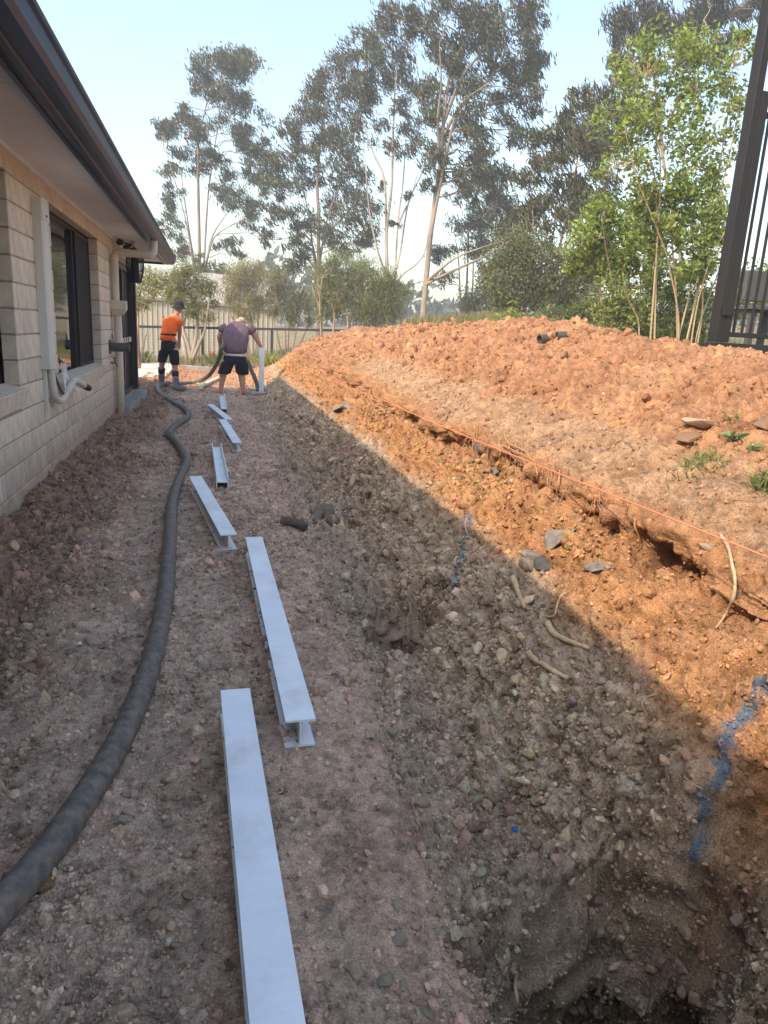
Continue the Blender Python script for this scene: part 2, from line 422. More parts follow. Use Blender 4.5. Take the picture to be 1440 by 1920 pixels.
C = lay(C, far*.8, cc(.44,.22,.11))
dug = (r1[...,None]-.5)*.22 + (r2[...,None]-.5)*.30 + (r3[...,None]-.5)*.38 + n_hi[...,None]*.24 + (r4[...,None]-.5)*.2
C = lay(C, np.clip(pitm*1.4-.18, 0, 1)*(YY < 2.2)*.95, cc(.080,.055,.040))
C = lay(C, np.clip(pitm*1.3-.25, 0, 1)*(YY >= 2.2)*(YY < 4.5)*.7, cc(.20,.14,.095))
C = np.clip(C*(1+dug), .02, .9)
# survey paint sprayed down the bank
BLUE = [[(872,965),(880,975),(868,1020),(862,1055),(858,1100)],
        [(1440,1285),(1405,1330),(1370,1375),(1355,1430),(1345,1470)],
        [(1318,1490),(1326,1530),(1318,1570),(1300,1600)]]
BLUEW = [9, 13, 12]

def terr_mesh():
    nr, nc = BX.shape
    V = np.stack([SX, SY, SZ], -1).reshape(-1, 3)
    a = (np.arange(nr-1)[:, None]*nc + np.arange(nc-1)[None, :]).ravel()
    return V, np.stack([a, a+1, a+nc+1, a+nc], -1)
TV, TF = terr_mesh()
# coarse copy for placing things on the ground
ri = np.r_[np.arange(0, len(yrow)-1, 2), len(yrow)-1]; ci = np.r_[np.arange(0, len(tcol)-1, 2), len(tcol)-1]
cV = np.stack([SX[ri][:, ci], SY[ri][:, ci], SZ[ri][:, ci]], -1).reshape(-1, 3); _nc = len(ci)
_a = (np.arange(len(ri)-1)[:, None]*_nc + np.arange(_nc-1)[None, :]).ravel()
BVH = BVHTree.FromPolygons(cV.tolist(), np.stack([_a, _a+1, _a+_nc+1, _a+_nc], -1).tolist())
def G(u, v):
    """where the line of sight through a photo pixel meets the dug ground: point, normal"""
    h = BVH.ray_cast(Vector(CAM), Vector(ray(u, v)).normalized())
    if h[0] is None: return PZ(u, v, 0.0), np.array([0,0,1.])
    n = np.array(h[1]); n = n if n[2] > 0 or n[0] < 0 else -n
    return np.array(h[0]), n
def gz(x, y):
    h = BVH.ray_cast(Vector((x, y, 4)), Vector((0,0,-1)))
    return h[0].z if h[0] is not None else 0.0

# paint: distance of every soil point to the sprayed lines
for pl, wd in zip(BLUE, BLUEW):
    Q = np.array([G(u, v)[0] for u, v in pl])
    d = np.full(BX.shape, 9.0)
    for q0, q1 in zip(Q[:-1], Q[1:]):
        e = q1-q0; S = np.stack([SX, SY, SZ], -1)-q0
        t = np.clip((S@e)/(e@e+1e-9), 0, 1); d = np.minimum(d, np.linalg.norm(S - t[..., None]*e, axis=-1))
    wm = wd*np.linalg.norm(Q.mean(0)-CAM)/FOC
    k = (1-sstep(wm*.45, wm*1.1, d + wm*1.1*n_hi + wm*.6*n_mid))*.66
    C = lay(C, k, cc(.05,.155,.27)); C = lay(C, (1-sstep(wm*.5, wm*2.6, d + wm*1.2*n_hi))*.22, cc(.07,.16,.24))

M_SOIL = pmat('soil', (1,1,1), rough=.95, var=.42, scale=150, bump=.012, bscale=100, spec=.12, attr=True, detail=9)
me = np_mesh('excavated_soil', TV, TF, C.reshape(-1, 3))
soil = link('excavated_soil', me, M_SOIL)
tag(soil, 'dug strip of brown soil with trench, orange cut bank and spoil mound beside the house', kind='structure')

# the yard round about, one sheet out to the horizon
def yard_z(x, y):
    up = sstep(2.5, 9, x)*sstep(-30, 2, y)
    z = 1.05*up + sstep(6, 30, x)*sstep(5, 25, y)*1.3 + sstep(3, 9, x)*sstep(18, 30, y)*.5
    z = z + 0.10*perlin(x*.12, y*.12, 4.0) - .06
    inside = (1-sstep(4.6, 5.4, np.abs(x-2.0)+1.5))*(1-sstep(23.2, 23.9, y))*sstep(-2.5, -1.8, y)
    inside = sstep(-1.75, -1.45, x)*(1-sstep(5.0, 5.5, x))*(1-sstep(23.0, 23.8, y))*sstep(-2.1, -1.8, y)
    return z - 1.6*inside
gx = np.r_[np.linspace(-600, -30, 14), np.linspace(-25, -3, 12), np.arange(-2.4, 6.4, .2), np.linspace(7, 45, 39), np.linspace(60, 700, 14)]
gy = np.r_[np.linspace(-300, -12, 8), np.arange(-6, 26, .4), np.linspace(27, 60, 34), np.linspace(75, 1200, 16)]
GX, GY = np.meshgrid(gx, gy); GZ = yard_z(GX, GY)
nc = len(gx); a = (np.arange(len(gy)-1)[:, None]*nc + np.arange(nc-1)[None, :]).ravel()
gcol = np.zeros(GX.shape+(3,)) + cc(.16,.145,.075)
gcol = lay(gcol, np.clip(.5+.9*fbm(GX*.3, GY*.3, 5.0, oct=3), 0, 1), cc(.28,.20,.12))
M_YARD = pmat('yard_earth', (1,1,1), rough=.95, var=.3, scale=6, bump=.03, bscale=9, spec=.1, attr=True)
yard = link('ground', np_mesh('ground', np.stack([GX, GY, GZ], -1).reshape(-1, 3), np.stack([a, a+1, a+nc+1, a+nc], -1), gcol.reshape(-1, 3)), M_YARD)
tag(yard, 'grassy brown yard earth running on to the trees', kind='structure')

# ------------------------------------------------------------------ loose clods and gravel (nobody could count them)
def ico(sub, seed, amp, flat=1.0):
    import bmesh
    bm = bmesh.new(); bmesh.ops.create_icosphere(bm, subdivisions=sub, radius=1.0)
    co = np.array([v.co[:] for v in bm.verts])
    r = np.random.default_rng(seed)
    k = 1 + amp*fbm(co[:,0]*1.3+seed, co[:,1]*1.3, co[:,2]*1.3, oct=3)
    for _ in range(11):                                  # broken flats
        d = _n(r.normal(size=3)); h = .52+.30*r.random(); s = co@d
        k = np.where(s*k > h, h/np.maximum(s, 1e-3), k)
    co = co*k[:, None]*np.array([1, .8+.3*r.random(), flat*(.6+.3*r.random())])
    F = [[v.index for v in f.verts] for f in bm.faces]; bm.free()
    return co, F
def clod_proto(i, mat, amp=.35, sub=2):
    co, F = ico(sub, 40+i, amp)
    me = np_mesh('clod', co, np.array(F), smooth=False); me.materials.append(mat)
    return bpy.data.objects.new('clod', me)              # only fed to the node tree, never linked

def scatter(name, pts, scl, rot, cols, protos):
    me = bpy.data.meshes.new(name); n = len(pts)
    me.vertices.add(n); me.vertices.foreach_set('co', np.asarray(pts, np.float32).ravel())
    for nm, ty, key, dat in (('scl','FLOAT_VECTOR','vector',scl), ('rot','FLOAT_VECTOR','vector',rot)):
        at = me.attributes.new(nm, ty, 'POINT'); at.data.foreach_set(key, np.asarray(dat, np.float32).ravel())
    at = me.attributes.new('col', 'FLOAT_COLOR', 'POINT')
    at.data.foreach_set('color', np.concatenate([cols, np.ones((n,1))], 1).astype(np.float32).ravel())
    at = me.attributes.new('idx', 'INT', 'POINT'); at.data.foreach_set('value', RNG.integers(0, len(protos), n).astype(np.int32))
    me.update()
    o = link(name, me)
    ng = bpy.data.node_groups.new(name, 'GeometryNodeTree')
    ng.interface.new_socket('Geometry', in_out='INPUT', socket_type='NodeSocketGeometry')
    ng.interface.new_socket('Geometry', in_out='OUTPUT', socket_type='NodeSocketGeometry')
    N, L = ng.nodes, ng.links
    gi, go = N.new('NodeGroupInput'), N.new('NodeGroupOutput')
    inst = N.new('GeometryNodeInstanceOnPoints'); join = N.new('GeometryNodeJoinGeometry')
    for p in protos:
        oi = N.new('GeometryNodeObjectInfo'); oi.inputs['Object'].default_value = p; oi.inputs['As Instance'].default_value = True
        L.new(oi.outputs['Geometry'], join.inputs[0])
    def na(nm, ty):
        k = N.new('GeometryNodeInputNamedAttribute'); k.data_type = ty; k.inputs['Name'].default_value = nm; return k.outputs[0]
    L.new(gi.outputs[0], inst.inputs['Points']); L.new(join.outputs[0], inst.inputs['Instance'])
    inst.inputs['Pick Instance'].default_value = True
    L.new(na('idx','INT'), inst.inputs['Instance Index']); L.new(na('scl','FLOAT_VECTOR'), inst.inputs['Scale'])
    e2r = N.new('FunctionNodeEulerToRotation'); L.new(na('rot','FLOAT_VECTOR'), e2r.inputs[0]); L.new(e2r.outputs[0], inst.inputs['Rotation'])
    L.new(inst.outputs[0], go.inputs[0])
    md = o.modifiers.new('scatter', 'NODES'); md.node_group = ng
    return o

M_CLOD = pmat('clod_soil', (1,1,1), rough=.95, var=.25, scale=3, bump=.0012, bscale=5, spec=.12, instancer=True)
M_GRAVEL = pmat('gravel_stone', (1,1,1), rough=.85, var=.18, scale=2, bump=.0005, bscale=5, spec=.25, instancer=True)
clods = [clod_proto(i, M_CLOD, .5) for i in range(6)]
gravs = [clod_proto(10+i, M_GRAVEL, .22) for i in range(5)]
cellA = np.abs(np.gradient(SX, axis=1))+np.abs(np.gradient(SZ, axis=1)); cellA = cellA*np.abs(np.gradient(YY, axis=0))
def pick(w, n, seed):
    r = np.random.default_rng(seed); p = (w*cellA).ravel(); p /= p.sum()
    k = r.choice(p.size, n, p=p)
    return k, r
dist = np.maximum(YY, .6)
vis = 1/np.maximum(dist, 1.0)**1.35*(YY > .3)
flatN = NN.reshape(-1, 3); flatP = np.stack([SX, SY, SZ], -1).reshape(-1, 3); flatC = C.reshape(-1, 3); flatD = dist.ravel()
def strew(name, w, n, smin, smax, pw, protos, seed, tintf, sink=.45, label=''):
    k, r = pick(w, n, seed)
    s = smin*(smax/smin)**(r.random(n)**pw)*np.clip(flatD[k]/2.2, .6, 3.0)**.5
    pts = flatP[k] + r.normal(size=(n, 3))*.006 + flatN[k]*(s*(1-2*sink)*.5)[:, None]
    scl = s[:, None]*(.75+.5*r.random((n, 3)))
    rot = r.random((n, 3))*6.283
    o = scatter(name, pts, scl, rot, np.clip(tintf(flatC[k], r, n), .02, .95), protos)
    return tag(o, label, kind='stuff')
soilc = lambda c, r, n: c*(.66+.68*r.random((n,1))**1.2)*(1+.05*r.normal(size=(n,3)))
def stonec(c, r, n):
    pal = np.array([[.50,.43,.31],[.57,.48,.36],[.43,.36,.27],[.50,.38,.26],[.58,.42,.29],[.50,.44,.30]])
    return (pal[r.integers(0, len(pal), n)]*.75 + c*.25)*(.75+.5*r.random((n,1)))
strew('soil_crumbs', (z_loose*1.1+z_trench*1.2+z_wall*1.1+z_bank*.5+.25*z_top+.1)*vis, 150000, .0032, .012, 1.7, clods, 1, soilc, label='fine crumbs of brown soil over the dug strip')
strew('trench_clods', (z_trench*1.3+z_wall*1.2+pitm*.5+z_strip*.22+z_bank*.25)*vis, 16000, .008, .036, 2.6, clods, 2, soilc, label='lumpy clods of damp soil in the trench and against the wall')
strew('mound_clods', (z_mound*1.0+z_gravel*.6+z_bank*.12+z_top*.03)/dist**.5, 26000, .005, .034, 4.2, clods, 3, soilc, label='orange clods covering the spoil mound')
strew('gravel', (z_trench*1.0+z_strip*.35+.05*z_bank)*vis, 5000, .004, .016, 2.4, gravs, 4, stonec, label='grey and greenish gravel scattered in the trench')
strew('drainage_gravel', z_gravel*(YY > 1)*(YY < 9), 900, .007, .017, 1.8, gravs, 5,
      lambda c, r, n: np.array([.39,.225,.10])*(.7+.5*r.random((n,1)))*(1+.08*r.normal(size=(n,3))), label='yellowish drainage gravel spilling from under the lip of the bank')

# ------------------------------------------------------------------ the house
WX = -1.28                                    # face of the brickwork
M_BRICK = pmat('cream_brick', (.66,.56,.455), rough=.9, var=.16, scale=9, bump=.0025, bscale=160, spec=.15, attr=False, detail=8)
M_BRICKS = [M_BRICK] + [pmat('cream_brick', c, rough=.9, var=.15, scale=8+i, bump=.0025, bscale=150, spec=.15, detail=8)
            for i, c in enumerate([(.70,.60,.485),(.61,.515,.42),(.69,.575,.46),(.63,.55,.46)])]
def mud_splash(m):
    """brown splash thrown up the bottom courses"""
    n, l = m.node_tree.nodes, m.node_tree.links; b = n['Principled BSDF']; src = b.inputs['Base Color'].links[0].from_socket
    ge = n.new('ShaderNodeNewGeometry'); sp = n.new('ShaderNodeSeparateXYZ'); l.new(ge.outputs['Position'], sp.inputs[0])
    nz = n.new('ShaderNodeTexNoise'); nz.inputs['Scale'].default_value = 7; nz.inputs['Detail'].default_value = 8; nz.inputs['Roughness'].default_value = .7; l.new(ge.outputs['Position'], nz.inputs['Vector'])
    ad = n.new('ShaderNodeMath'); ad.operation = 'MULTIPLY_ADD'; l.new(nz.outputs['Fac'], ad.inputs[0]); ad.inputs[1].default_value = -.9; l.new(sp.outputs['Z'], ad.inputs[2])
    mr = n.new('ShaderNodeMapRange'); l.new(ad.outputs[0], mr.inputs['Value']); mr.inputs['From Min'].default_value = .10; mr.inputs['From Max'].default_value = -.42; mr.inputs['To Min'].default_value = 0; mr.inputs['To Max'].default_value = .75
    mx = n.new('ShaderNodeMix'); mx.data_type = 'RGBA'; l.new(mr.outputs[0], mx.inputs['Factor']); l.new(src, mx.inputs['A']); mx.inputs['B'].default_value = (.34,.25,.175,1)
    l.new(mx.outputs['Result'], b.inputs['Base Color'])
for m_ in M_BRICKS: mud_splash(m_)
M_MORTAR = pmat('mortar', (.37,.32,.27), rough=.95, var=.2, scale=30, bump=.002, bscale=300, spec=.1)
M_SOFFIT = pmat('soffit_paint', (.74,.78,.84), rough=.75, var=.05, scale=2.5, bump=.0006, bscale=60, spec=.2)
M_GUTTER = pmat('gutter_paint', (.018,.042,.105), rough=.42, var=.2, scale=5, spec=.35)
M_ROOF = pmat('roof_tile', (.09,.085,.085), rough=.7, var=.2, scale=6, bump=.003, bscale=40)
M_CREAM = pmat('cream_pvc', (.60,.53,.42), rough=.5, var=.10, scale=6, spec=.35, stretch=(1,1,.3))
M_DUCT = pmat('duct_plastic', (.60,.585,.555), rough=.5, var=.08, scale=5, spec=.35, stretch=(1,1,.25))
M_FRAME = pmat('brown_aluminium', (.030,.025,.023), rough=.45, var=.15, scale=8, spec=.4)
M_BLACK = pmat('black_plastic', (.018,.018,.02), rough=.55, var=.2, scale=20, spec=.35)
M_CONC = pmat('concrete', (.36,.34,.315), rough=.9, var=.16, scale=7, bump=.003, bscale=120, spec=.15)
M_INSUL = pmat('pipe_insulation', (.60,.57,.51), rough=.8, var=.1, scale=30, bump=.002, bscale=90, spec=.2)
M_BRASS = pmat('brass', (.55,.36,.12), rough=.4, var=.15, scale=40, metal=.8)
M_WHITE = pmat('white_plastic', (.75,.75,.73), rough=.5, var=.06, scale=10)
M_GREYPL = pmat('grey_ribbed_plastic', (.12,.12,.125), rough=.6, var=.2, scale=20)
M_SCREEN = pmat('security_screen', (.022,.022,.026), rough=.6, var=.2, scale=40, spec=.3)
M_ROOM = pmat('room_wall', (.10,.09,.08), rough=.9, var=.1, scale=2)
def glass_mat():
    m, n, l, b = node_mat('window_glass')
    b.inputs['Base Color'].default_value = (.012,.014,.015,1); b.inputs['Roughness'].default_value = .025
    b.inputs['IOR'].default_value = 1.5; b.inputs['Specular IOR Level'].default_value = .6
    nz = n.new('ShaderNodeTexNoise'); nz.inputs['Scale'].default_value = 1.6
    tc = n.new('ShaderNodeTexCoord'); l.new(tc.outputs['Object'], nz.inputs['Vector'])
    bp = n.new('ShaderNodeBump'); bp.inputs['Distance'].default_value = .002; l.new(nz.outputs['Fac'], bp.inputs['Height'])
    l.new(bp.outputs['Normal'], b.inputs['Normal']); return m
M_GLASS = glass_mat()

house = thing('house', 'single storey cream brick house with dark gutter and wide pale eaves', 'house', (-3.2, 5.0, 0))
HY0, HY1 = -5.0, 13.12                        # ends of the brick wall
EY1 = 14.2                                    # end of the eave
COURSE, BL = 0.1705, 0.24
Z0 = 0.173 - COURSE*2
# openings (y0, y1, z0, z1)
OPEN = [(-2.2, 5.37, 0.85, 2.24), (6.68, 9.24, 0.80, 2.24), (10.55, 13.0, 0.20, 2.14)]
# mortar backing, pierced by the openings
w = MB()
def back(y0, y1, z0, z1): w.box((WX-.10, y0, z0), (WX-.0065, y1, z1))
back(HY0, -2.2, -.25, 2.37); back(-2.2, 5.384, -.25, .80); back(-2.2, 5.384, 2.24, 2.37)
back(5.384, 6.666, -.25, 2.37); back(6.666, 9.254, -.25, .75); back(6.666, 9.254, 2.24, 2.37)
back(9.254, 10.536, -.25, 2.37); back(10.536, 13.0, -.25, .19); back(10.536, 13.0, 2.14, 2.37); back(13.0, HY1, -.25, 2.37)
w.box((-6.2, HY1-.1, -.25), (WX-.1, HY1, 2.37)); w.box((-6.2, HY0, -.25), (WX-.1, HY0+.1, 2.37)); w.box((-6.3, HY0, -.25), (-6.2, HY1, 2.37))
wall = w.build('wall', M_MORTAR, house)
# bricks, one object each, sharing a few meshes
_bm = {}
def brick_mesh(L, Hh, D, mi):
    key = (round(L, 3), round(Hh, 3), round(D, 3), mi)
    if key not in _bm:
        V, F = bev_box((-D/2, -L/2, -Hh/2), (D/2, L/2, Hh/2), .005)
        mb = MB(); mb.add(V, F); me_ = mb.mesh('brick'); me_.materials.append(M_BRICKS[mi]); _bm[key] = me_
    return _bm[key]
def put_brick(x, y, z, L, Hh, D, par, rot=None, name='brick'):
    o = bpy.data.objects.new(name, brick_mesh(L, Hh, D, random.choice((0,0,0,1,1,2,2,3,4)))); COL.objects.link(o); o.parent = par
    o.location = (x + random.uniform(-.0015, .0015), y, z)
    if rot: o.rotation_euler = rot
    return o
def blocked(y0, y1, zc):
    """free stretches of a course between y0 and y1"""
    free = [(y0, y1)]
    for (a, b, c, d) in OPEN:
        lo = c - (.145 if c > .5 else 0)
        if lo < zc < d:
            nf = []
            for (p, q) in free:
                if b <= p or a >= q: nf.append((p, q)); continue
                if a > p: nf.append((p, a))
                if b < q: nf.append((b, q))
            free = nf
    return free
course = 0
z = Z0 + COURSE/2
while z < 2.36:
    top = z + COURSE/2 > 2.37
    hh = COURSE-.010 if not top else 2.365-(z-COURSE/2)-.006
    off = 0.0 if course % 2 else BL/2
    for (fa, fb) in blocked(3.3, HY1, z):
        y = 3.3 + off - BL
        while y < fb:
            a_, b_ = max(y+.0045, fa+.002), min(y+BL-.0045, fb-.002)
            if b_-a_ > .03 and z > -.2:
                put_brick(WX-.05, (a_+b_)/2, z-COURSE/2+.005+hh/2, round(b_-a_, 2), hh, .1, wall)
            y += BL
    z += COURSE; course += 1
# reveal faces get header bricks
for (yy_, zlo, zhi) in ((5.37, .85, 2.24), (9.24, .80, 2.24)):
    pass
# sloping sill bricks on edge, under each window
sill = MB().box((WX-.12, -2.2, .70), (WX-.01, 5.36, .80)).box((WX-.12, 6.70, .645), (WX-.01, 9.22, .745)).build('sill', M_MORTAR, house)
for (a, b, zt) in ((3.4, 5.40, .805), (6.66, 9.26, .75)):
    n = int((b-a)/.125)
    for k in range(n):
        put_brick(WX-.045, a+(k+.5)*(b-a)/n, zt-.015, (b-a)/n-.010, .135, .155, sill, rot=(0, math.radians(14), 0), name='sill_brick')
# soffit, fascia, gutter, roof
soff = MB().box((-1.285, -5.4, 2.372), (-.85, EY1-.02, 2.392)).box((-6.3, HY1, 2.372), (-1.285, EY1-.02, 2.392)).build('soffit', M_SOFFIT, house)
jo = MB()
for yj in (1.6, 4.0, 6.4, 8.8, 11.2): jo.box((-1.28, yj-.012, 2.368), (-.852, yj+.012, 2.3715))
jo.build('joint_strip', M_SOFFIT, soff)
co = MB().box((-1.28, 3.0, 2.345), (-1.255, HY1, 2.3715)).build('cornice', M_SOFFIT, house)
MB().box((-.85, -5.4, 2.335), (-.825, EY1, 2.50)).build('fascia', M_GUTTER, house)
MB().box((-6.3, EY1-.02, 2.335), (-.825, EY1, 2.50)).build('fascia', M_GUTTER, house)
gp = [(-.824,2.345),(-.79,2.338),(-.76,2.338),(-.752,2.350),(-.742,2.350),(-.735,2.340),(-.70,2.342),(-.672,2.352),(-.652,2.375),(-.645,2.405),(-.640,2.43),(-.624,2.438),(-.618,2.452),(-.626,2.462),(-.636,2.458),
      (-.648,2.442),(-.652,2.405),(-.66,2.38),(-.70,2.356),(-.80,2.352),(-.816,2.36),(-.824,2.46)]
gut = MB().prism(gp, -5.4, EY1).build('gutter', M_GUTTER, house)
MB().prism(gp, EY1, EY1+.004).build('end_cap', M_GUTTER, gut)
MB().box((-6.25, HY0, 2.374), (-1.29, HY1-.004, 2.39)).build('ceiling', M_SOFFIT, house)
roof = MB().prism([(-.82,2.47),(-4.2,3.72),(-7.6,2.47),(-7.6,2.42),(-4.2,3.66),(-.82,2.43)], -5.5, EY1-.05).build('roof', M_ROOF, house)
# windows
def window(name, y0, y1, z0, z1, split, x=WX-.115):
    fr = MB()
    t = .045
    for (a, b, c, d) in ((y0, y1, z0, z0+.06), (y0, y1, z1-t, z1), (y0, y0+t, z0+.06, z1-t), (y1-t, y1, z0+.06, z1-t), (split-.03, split+.03, z0+.06, z1-t)):
        fr.box((x-.05, a, c), (x, b, d), .004)
    wi = MB().box((x-.075, y0-.06, z0-.06), (x-.051, y1+.06, z1+.08)).build('window', M_ROOM, house)
    fr.build('frame', M_FRAME, wi)
    MB().box((x-.03, y0+t, z0+.06), (x-.024, split-.03, z1-t)).build('pane', M_GLASS, wi)
    MB().box((x-.03, split+.03, z0+.06), (x-.024, y1-t, z1-t)).build('pane', M_GLASS, wi)
    return wi
w1_ = window('window', -2.2, 5.36, .80, 2.24, 4.3); w2_ = window('window', 6.69, 9.23, .75, 2.24, 8.30)
# louvred security screen on the far half of the window
sc_ = MB().box((WX-.104, 8.33, .815), (WX-.098, 9.18, 2.19))
for yk in (8.345, 9.165): sc_.box((WX-.1135, yk-.02, .812), (WX-.088, yk+.02, 2.193), .003)
for zk in (.83, 2.175): sc_.box((WX-.113, 8.366, zk-.018), (WX-.0885, 9.144, zk+.018), .003)
for k in range(26): sc_.obox((WX-.096, 8.76, .90+k*.049), (.0012,0,0), (0,.385,0), (0,0,.004))
for k in range(15): sc_.obox((WX-.0945, 8.39+k*.052, 1.5), (.0012,0,0), (0,.003,0), (0,0,.66))
sc_.build('screen', M_SCREEN, w2_)
# sliding door with dark mesh, on its concrete step
dr = MB(); xd = WX-.02
for (a, b, c, d) in ((10.56, 10.66, .20, 2.13), (12.82, 12.99, .20, 2.13), (10.66, 12.82, 2.06, 2.13), (10.66, 12.82, .20, .27), (11.72, 11.82, .27, 2.06)):
    dr.box((xd-.07, a, c), (xd+.02 if a > 12 else xd, b, d), .003)
door = dr.build('door', M_FRAME, house)
MB().box((xd-.045, 10.66, .27), (xd-.035, 11.72, 2.06)).build('mesh_screen', M_SCREEN, door)
MB().box((xd-.060, 11.82, .27), (xd-.050, 12.82, 2.06)).build('mesh_screen', M_SCREEN, door)
MB().box((xd-.030, 10.66, .98), (xd-.002, 12.80, 1.06), .004).build('mid_rail', M_CREAM, door)
MB().box((xd+.020, 12.86, .20), (xd+.075, 12.99, 2.30), .004).build('jamb', M_FRAME, door)
step = MB()
for k in range(8):
    a = 10.40 + k*.345
    step.box((WX-.02, a, .02+.004*random.random()), (-1.10+.03*random.random(), a+.337, .165+.006*random.random()), .008)
step.build('step', M_CONC, house)
# downpipe: outlet, offset under the soffit, drop, rainwater head, lower pipe
dpz = 2.17
dp = MB(); r_ = .048
arc_pts = catmull([(-.73,10.25,2.36),(-.73,10.25,2.26),(-.745,10.25,2.19),(-.80,10.25,dpz),(-1.0,10.25,dpz),(-1.15,10.25,dpz),(-1.205,10.25,2.15),(-1.222,10.25,2.09),(-1.222,10.25,1.95),(-1.222,10.25,1.50)], 5)
dp.tube(arc_pts, r_, 16)
dpo = dp.build('downpipe', M_CREAM, house, smooth=True)
MB().tube([(-.755,10.25,dpz),(-.815,10.25,dpz)], r_+.005, 16).build('collar', M_CREAM, dpo)
rh = MB(); cx_, cy_ = -1.205, 10.25
rings = [(.115,.10,1.57),(.115,.10,1.46),(.060,.055,1.385)]
V = []
for (hx, hy, zz) in rings: V += [(cx_-hx*.75,cy_-hy,zz),(cx_+hx,cy_-hy,zz),(cx_+hx,cy_+hy,zz),(cx_-hx*.75,cy_+hy,zz)]
F = [(0,1,2,3),(11,10,9,8)] + [(4*i+k, 4*i+4+k, 4*i+4+(k+1)%4, 4*i+(k+1)%4) for i in range(2) for k in range(4)]
rh.add(V, F); rh.build('rainwater_head', M_CREAM, house)
lp = MB().tube([(-1.205,10.25,1.39),(-1.205,10.25,.6),(-1.205,10.25,-.10)], .052, 16).build('downpipe', M_CREAM, house, smooth=True)
br_ = MB().tube([(-1.205,10.25,.50),(-1.205,10.25,.515)], .058, 16).box((-1.28,10.19,.498),(-1.24,10.21,.517)).build('bracket', M_CREAM, lp)
# cover strip of the air conditioning lines and the loose pipes below it
du = MB()
prof = [(WX+.001,6.03),(WX+.062,6.03),(WX+.075,6.045),(WX+.075,6.215),(WX+.062,6.23),(WX+.001,6.23)]
du.prism(prof, .93, 2.10, axis=2)
duct = du.build('pipe_cover', M_DUCT, house)
MB().prism([(a*1.0+(.006 if a > WX+.01 else 0), b+(.006 if b > 6.13 else -.006)) for a, b in prof], 2.02, 2.17, axis=2).build('top_cover', M_DUCT, duct)
MB().box((WX+.076, 6.10, 2.045), (WX+.0825, 6.16, 2.06)).build('slot', M_BLACK, duct)
MB().box((WX, 6.06, .60), (WX+.025, 6.10, .93)).build('cover_back', M_DUCT, duct)
ins = catmull([(WX+.04,6.16,.96),(WX+.045,6.17,.80),(WX+.05,6.22,.70),(WX+.07,6.36,.66),(WX+.10,6.52,.74),(WX+.12,6.66,.80),(WX+.135,6.84,.77),(WX+.145,6.98,.735)], 6)
ip = MB().tube(ins, .030, 10).build('insulated_pipe', M_INSUL, house, smooth=True)
MB().tube([(WX+.145,6.98,.735),(WX+.155,7.18,.695)], .030, 12).build('black_end', M_BLACK, ip)
MB().tube(catmull([(WX+.05,6.12,.95),(WX+.06,6.22,.86),(WX+.07,6.36,.74),(WX+.08,6.45,.70)], 5), .013, 8).build('pipe', M_GREYPL, ip)
wr = MB()
for k in range(3):
    wr.tube(catmull([(WX+.09,6.44,.75),(WX+.06+.01*k,6.50+.02*k,.90+.02*k),(WX+.05+.012*k,6.56+.02*k,.95-.01*k),(WX+.08,6.58+.02*k,.83),(WX+.12,6.70,.74-.01*k),(WX+.13,6.90,.71)], 5), .005, 6)
wr.build('wires', M_WHITE, ip)
# small fittings
tp = MB().tube([(WX,9.98,.78),(WX+.06,9.98,.78),(WX+.085,9.98,.74)], .011, 8).tube([(WX+.05,9.98,.78),(WX+.05,9.98,.84)], .008, 6).box((WX+.03,9.96,.84),(WX+.07,10.0,.852))
tap = tp.build('garden_tap', M_GREYPL, house)
MB().tube([(WX+.085,9.98,.74),(WX+.09,9.98,.705)], .014, 8).build('brass_outlet', M_BRASS, tap)
for (yy_, zz) in ((4.72, .20), (7.02, .27), (7.62, .25)):
    MB().box((WX-.004, yy_-.006, zz), (WX+.004, yy_+.006, zz+.13)).build('weep_vent', M_WHITE, wall)
hr = MB().tube([(WX+.01,9.9,.985),(WX+.25,9.9,.985)], .052, 16)
for k in range(12): hr.tube([(WX+.015+k*.0195,9.9,.985),(WX+.024+k*.0195,9.9,.985)], .060, 16)
hh_ = hr.build('hose_holder', M_GREYPL, None)
for xk in (.03, .22):
    MB().tube(catmull([(WX+xk,9.87,1.02),(WX+xk,9.865,1.10),(WX+xk+.01,9.89,1.135),(WX+xk+.015,9.92,1.10),(WX+xk+.015,9.93,1.02)], 4), .004, 6).build('wire_loop', M_BLACK, hh_)
MB().box((WX, 9.86, .90), (WX+.02, 9.94, 1.07)).build('mount', M_GREYPL, hh_)
tag(hh_, 'ridged grey hose holder with wire loops beside the cream downpipe', 'hose holder')

# black lantern hanging under the eave, with its bracket
lan = thing('hanging_lantern', 'black wire basket lantern hanging from the eave over the door', 'lantern', (-1.04, 11.0, 1.84))
lc = (-1.04, 11.0, 1.84)
MB().lathe(lc, [(.07,0),(.075,.012),(.07,.02)], 20).build('base', M_BLACK, lan)
lw = MB()
prof_l = [(.072,.01),(.100,.09),(.118,.20),(.120,.28),(.112,.36)]
for k in range(30):
    a = 2*math.pi*k/30
    lw.tube([(lc[0]+r*math.cos(a), lc[1]+r*math.sin(a), lc[2]+z_) for r, z_ in prof_l], .0042, 4)
for z_ in np.linspace(.03, .355, 13):
    r = np.interp(z_, [p[1] for p in prof_l], [p[0] for p in prof_l])
    lw.tube([(lc[0]+r*math.cos(a), lc[1]+r*math.sin(a), lc[2]+z_) for a in np.linspace(0, 2*math.pi, 25)], .0038, 4)
lw.build('basket', M_BLACK, lan)
MB().lathe(lc, [(.050,.02),(.055,.15),(.055,.30),(.045,.34)], 16).build('lamp', M_BLACK, lan)
MB().lathe(lc, [(.119,.36),(.122,.372),(.100,.39),(.06,.41),(.025,.43)], 20).build('cap', M_BLACK, lan)
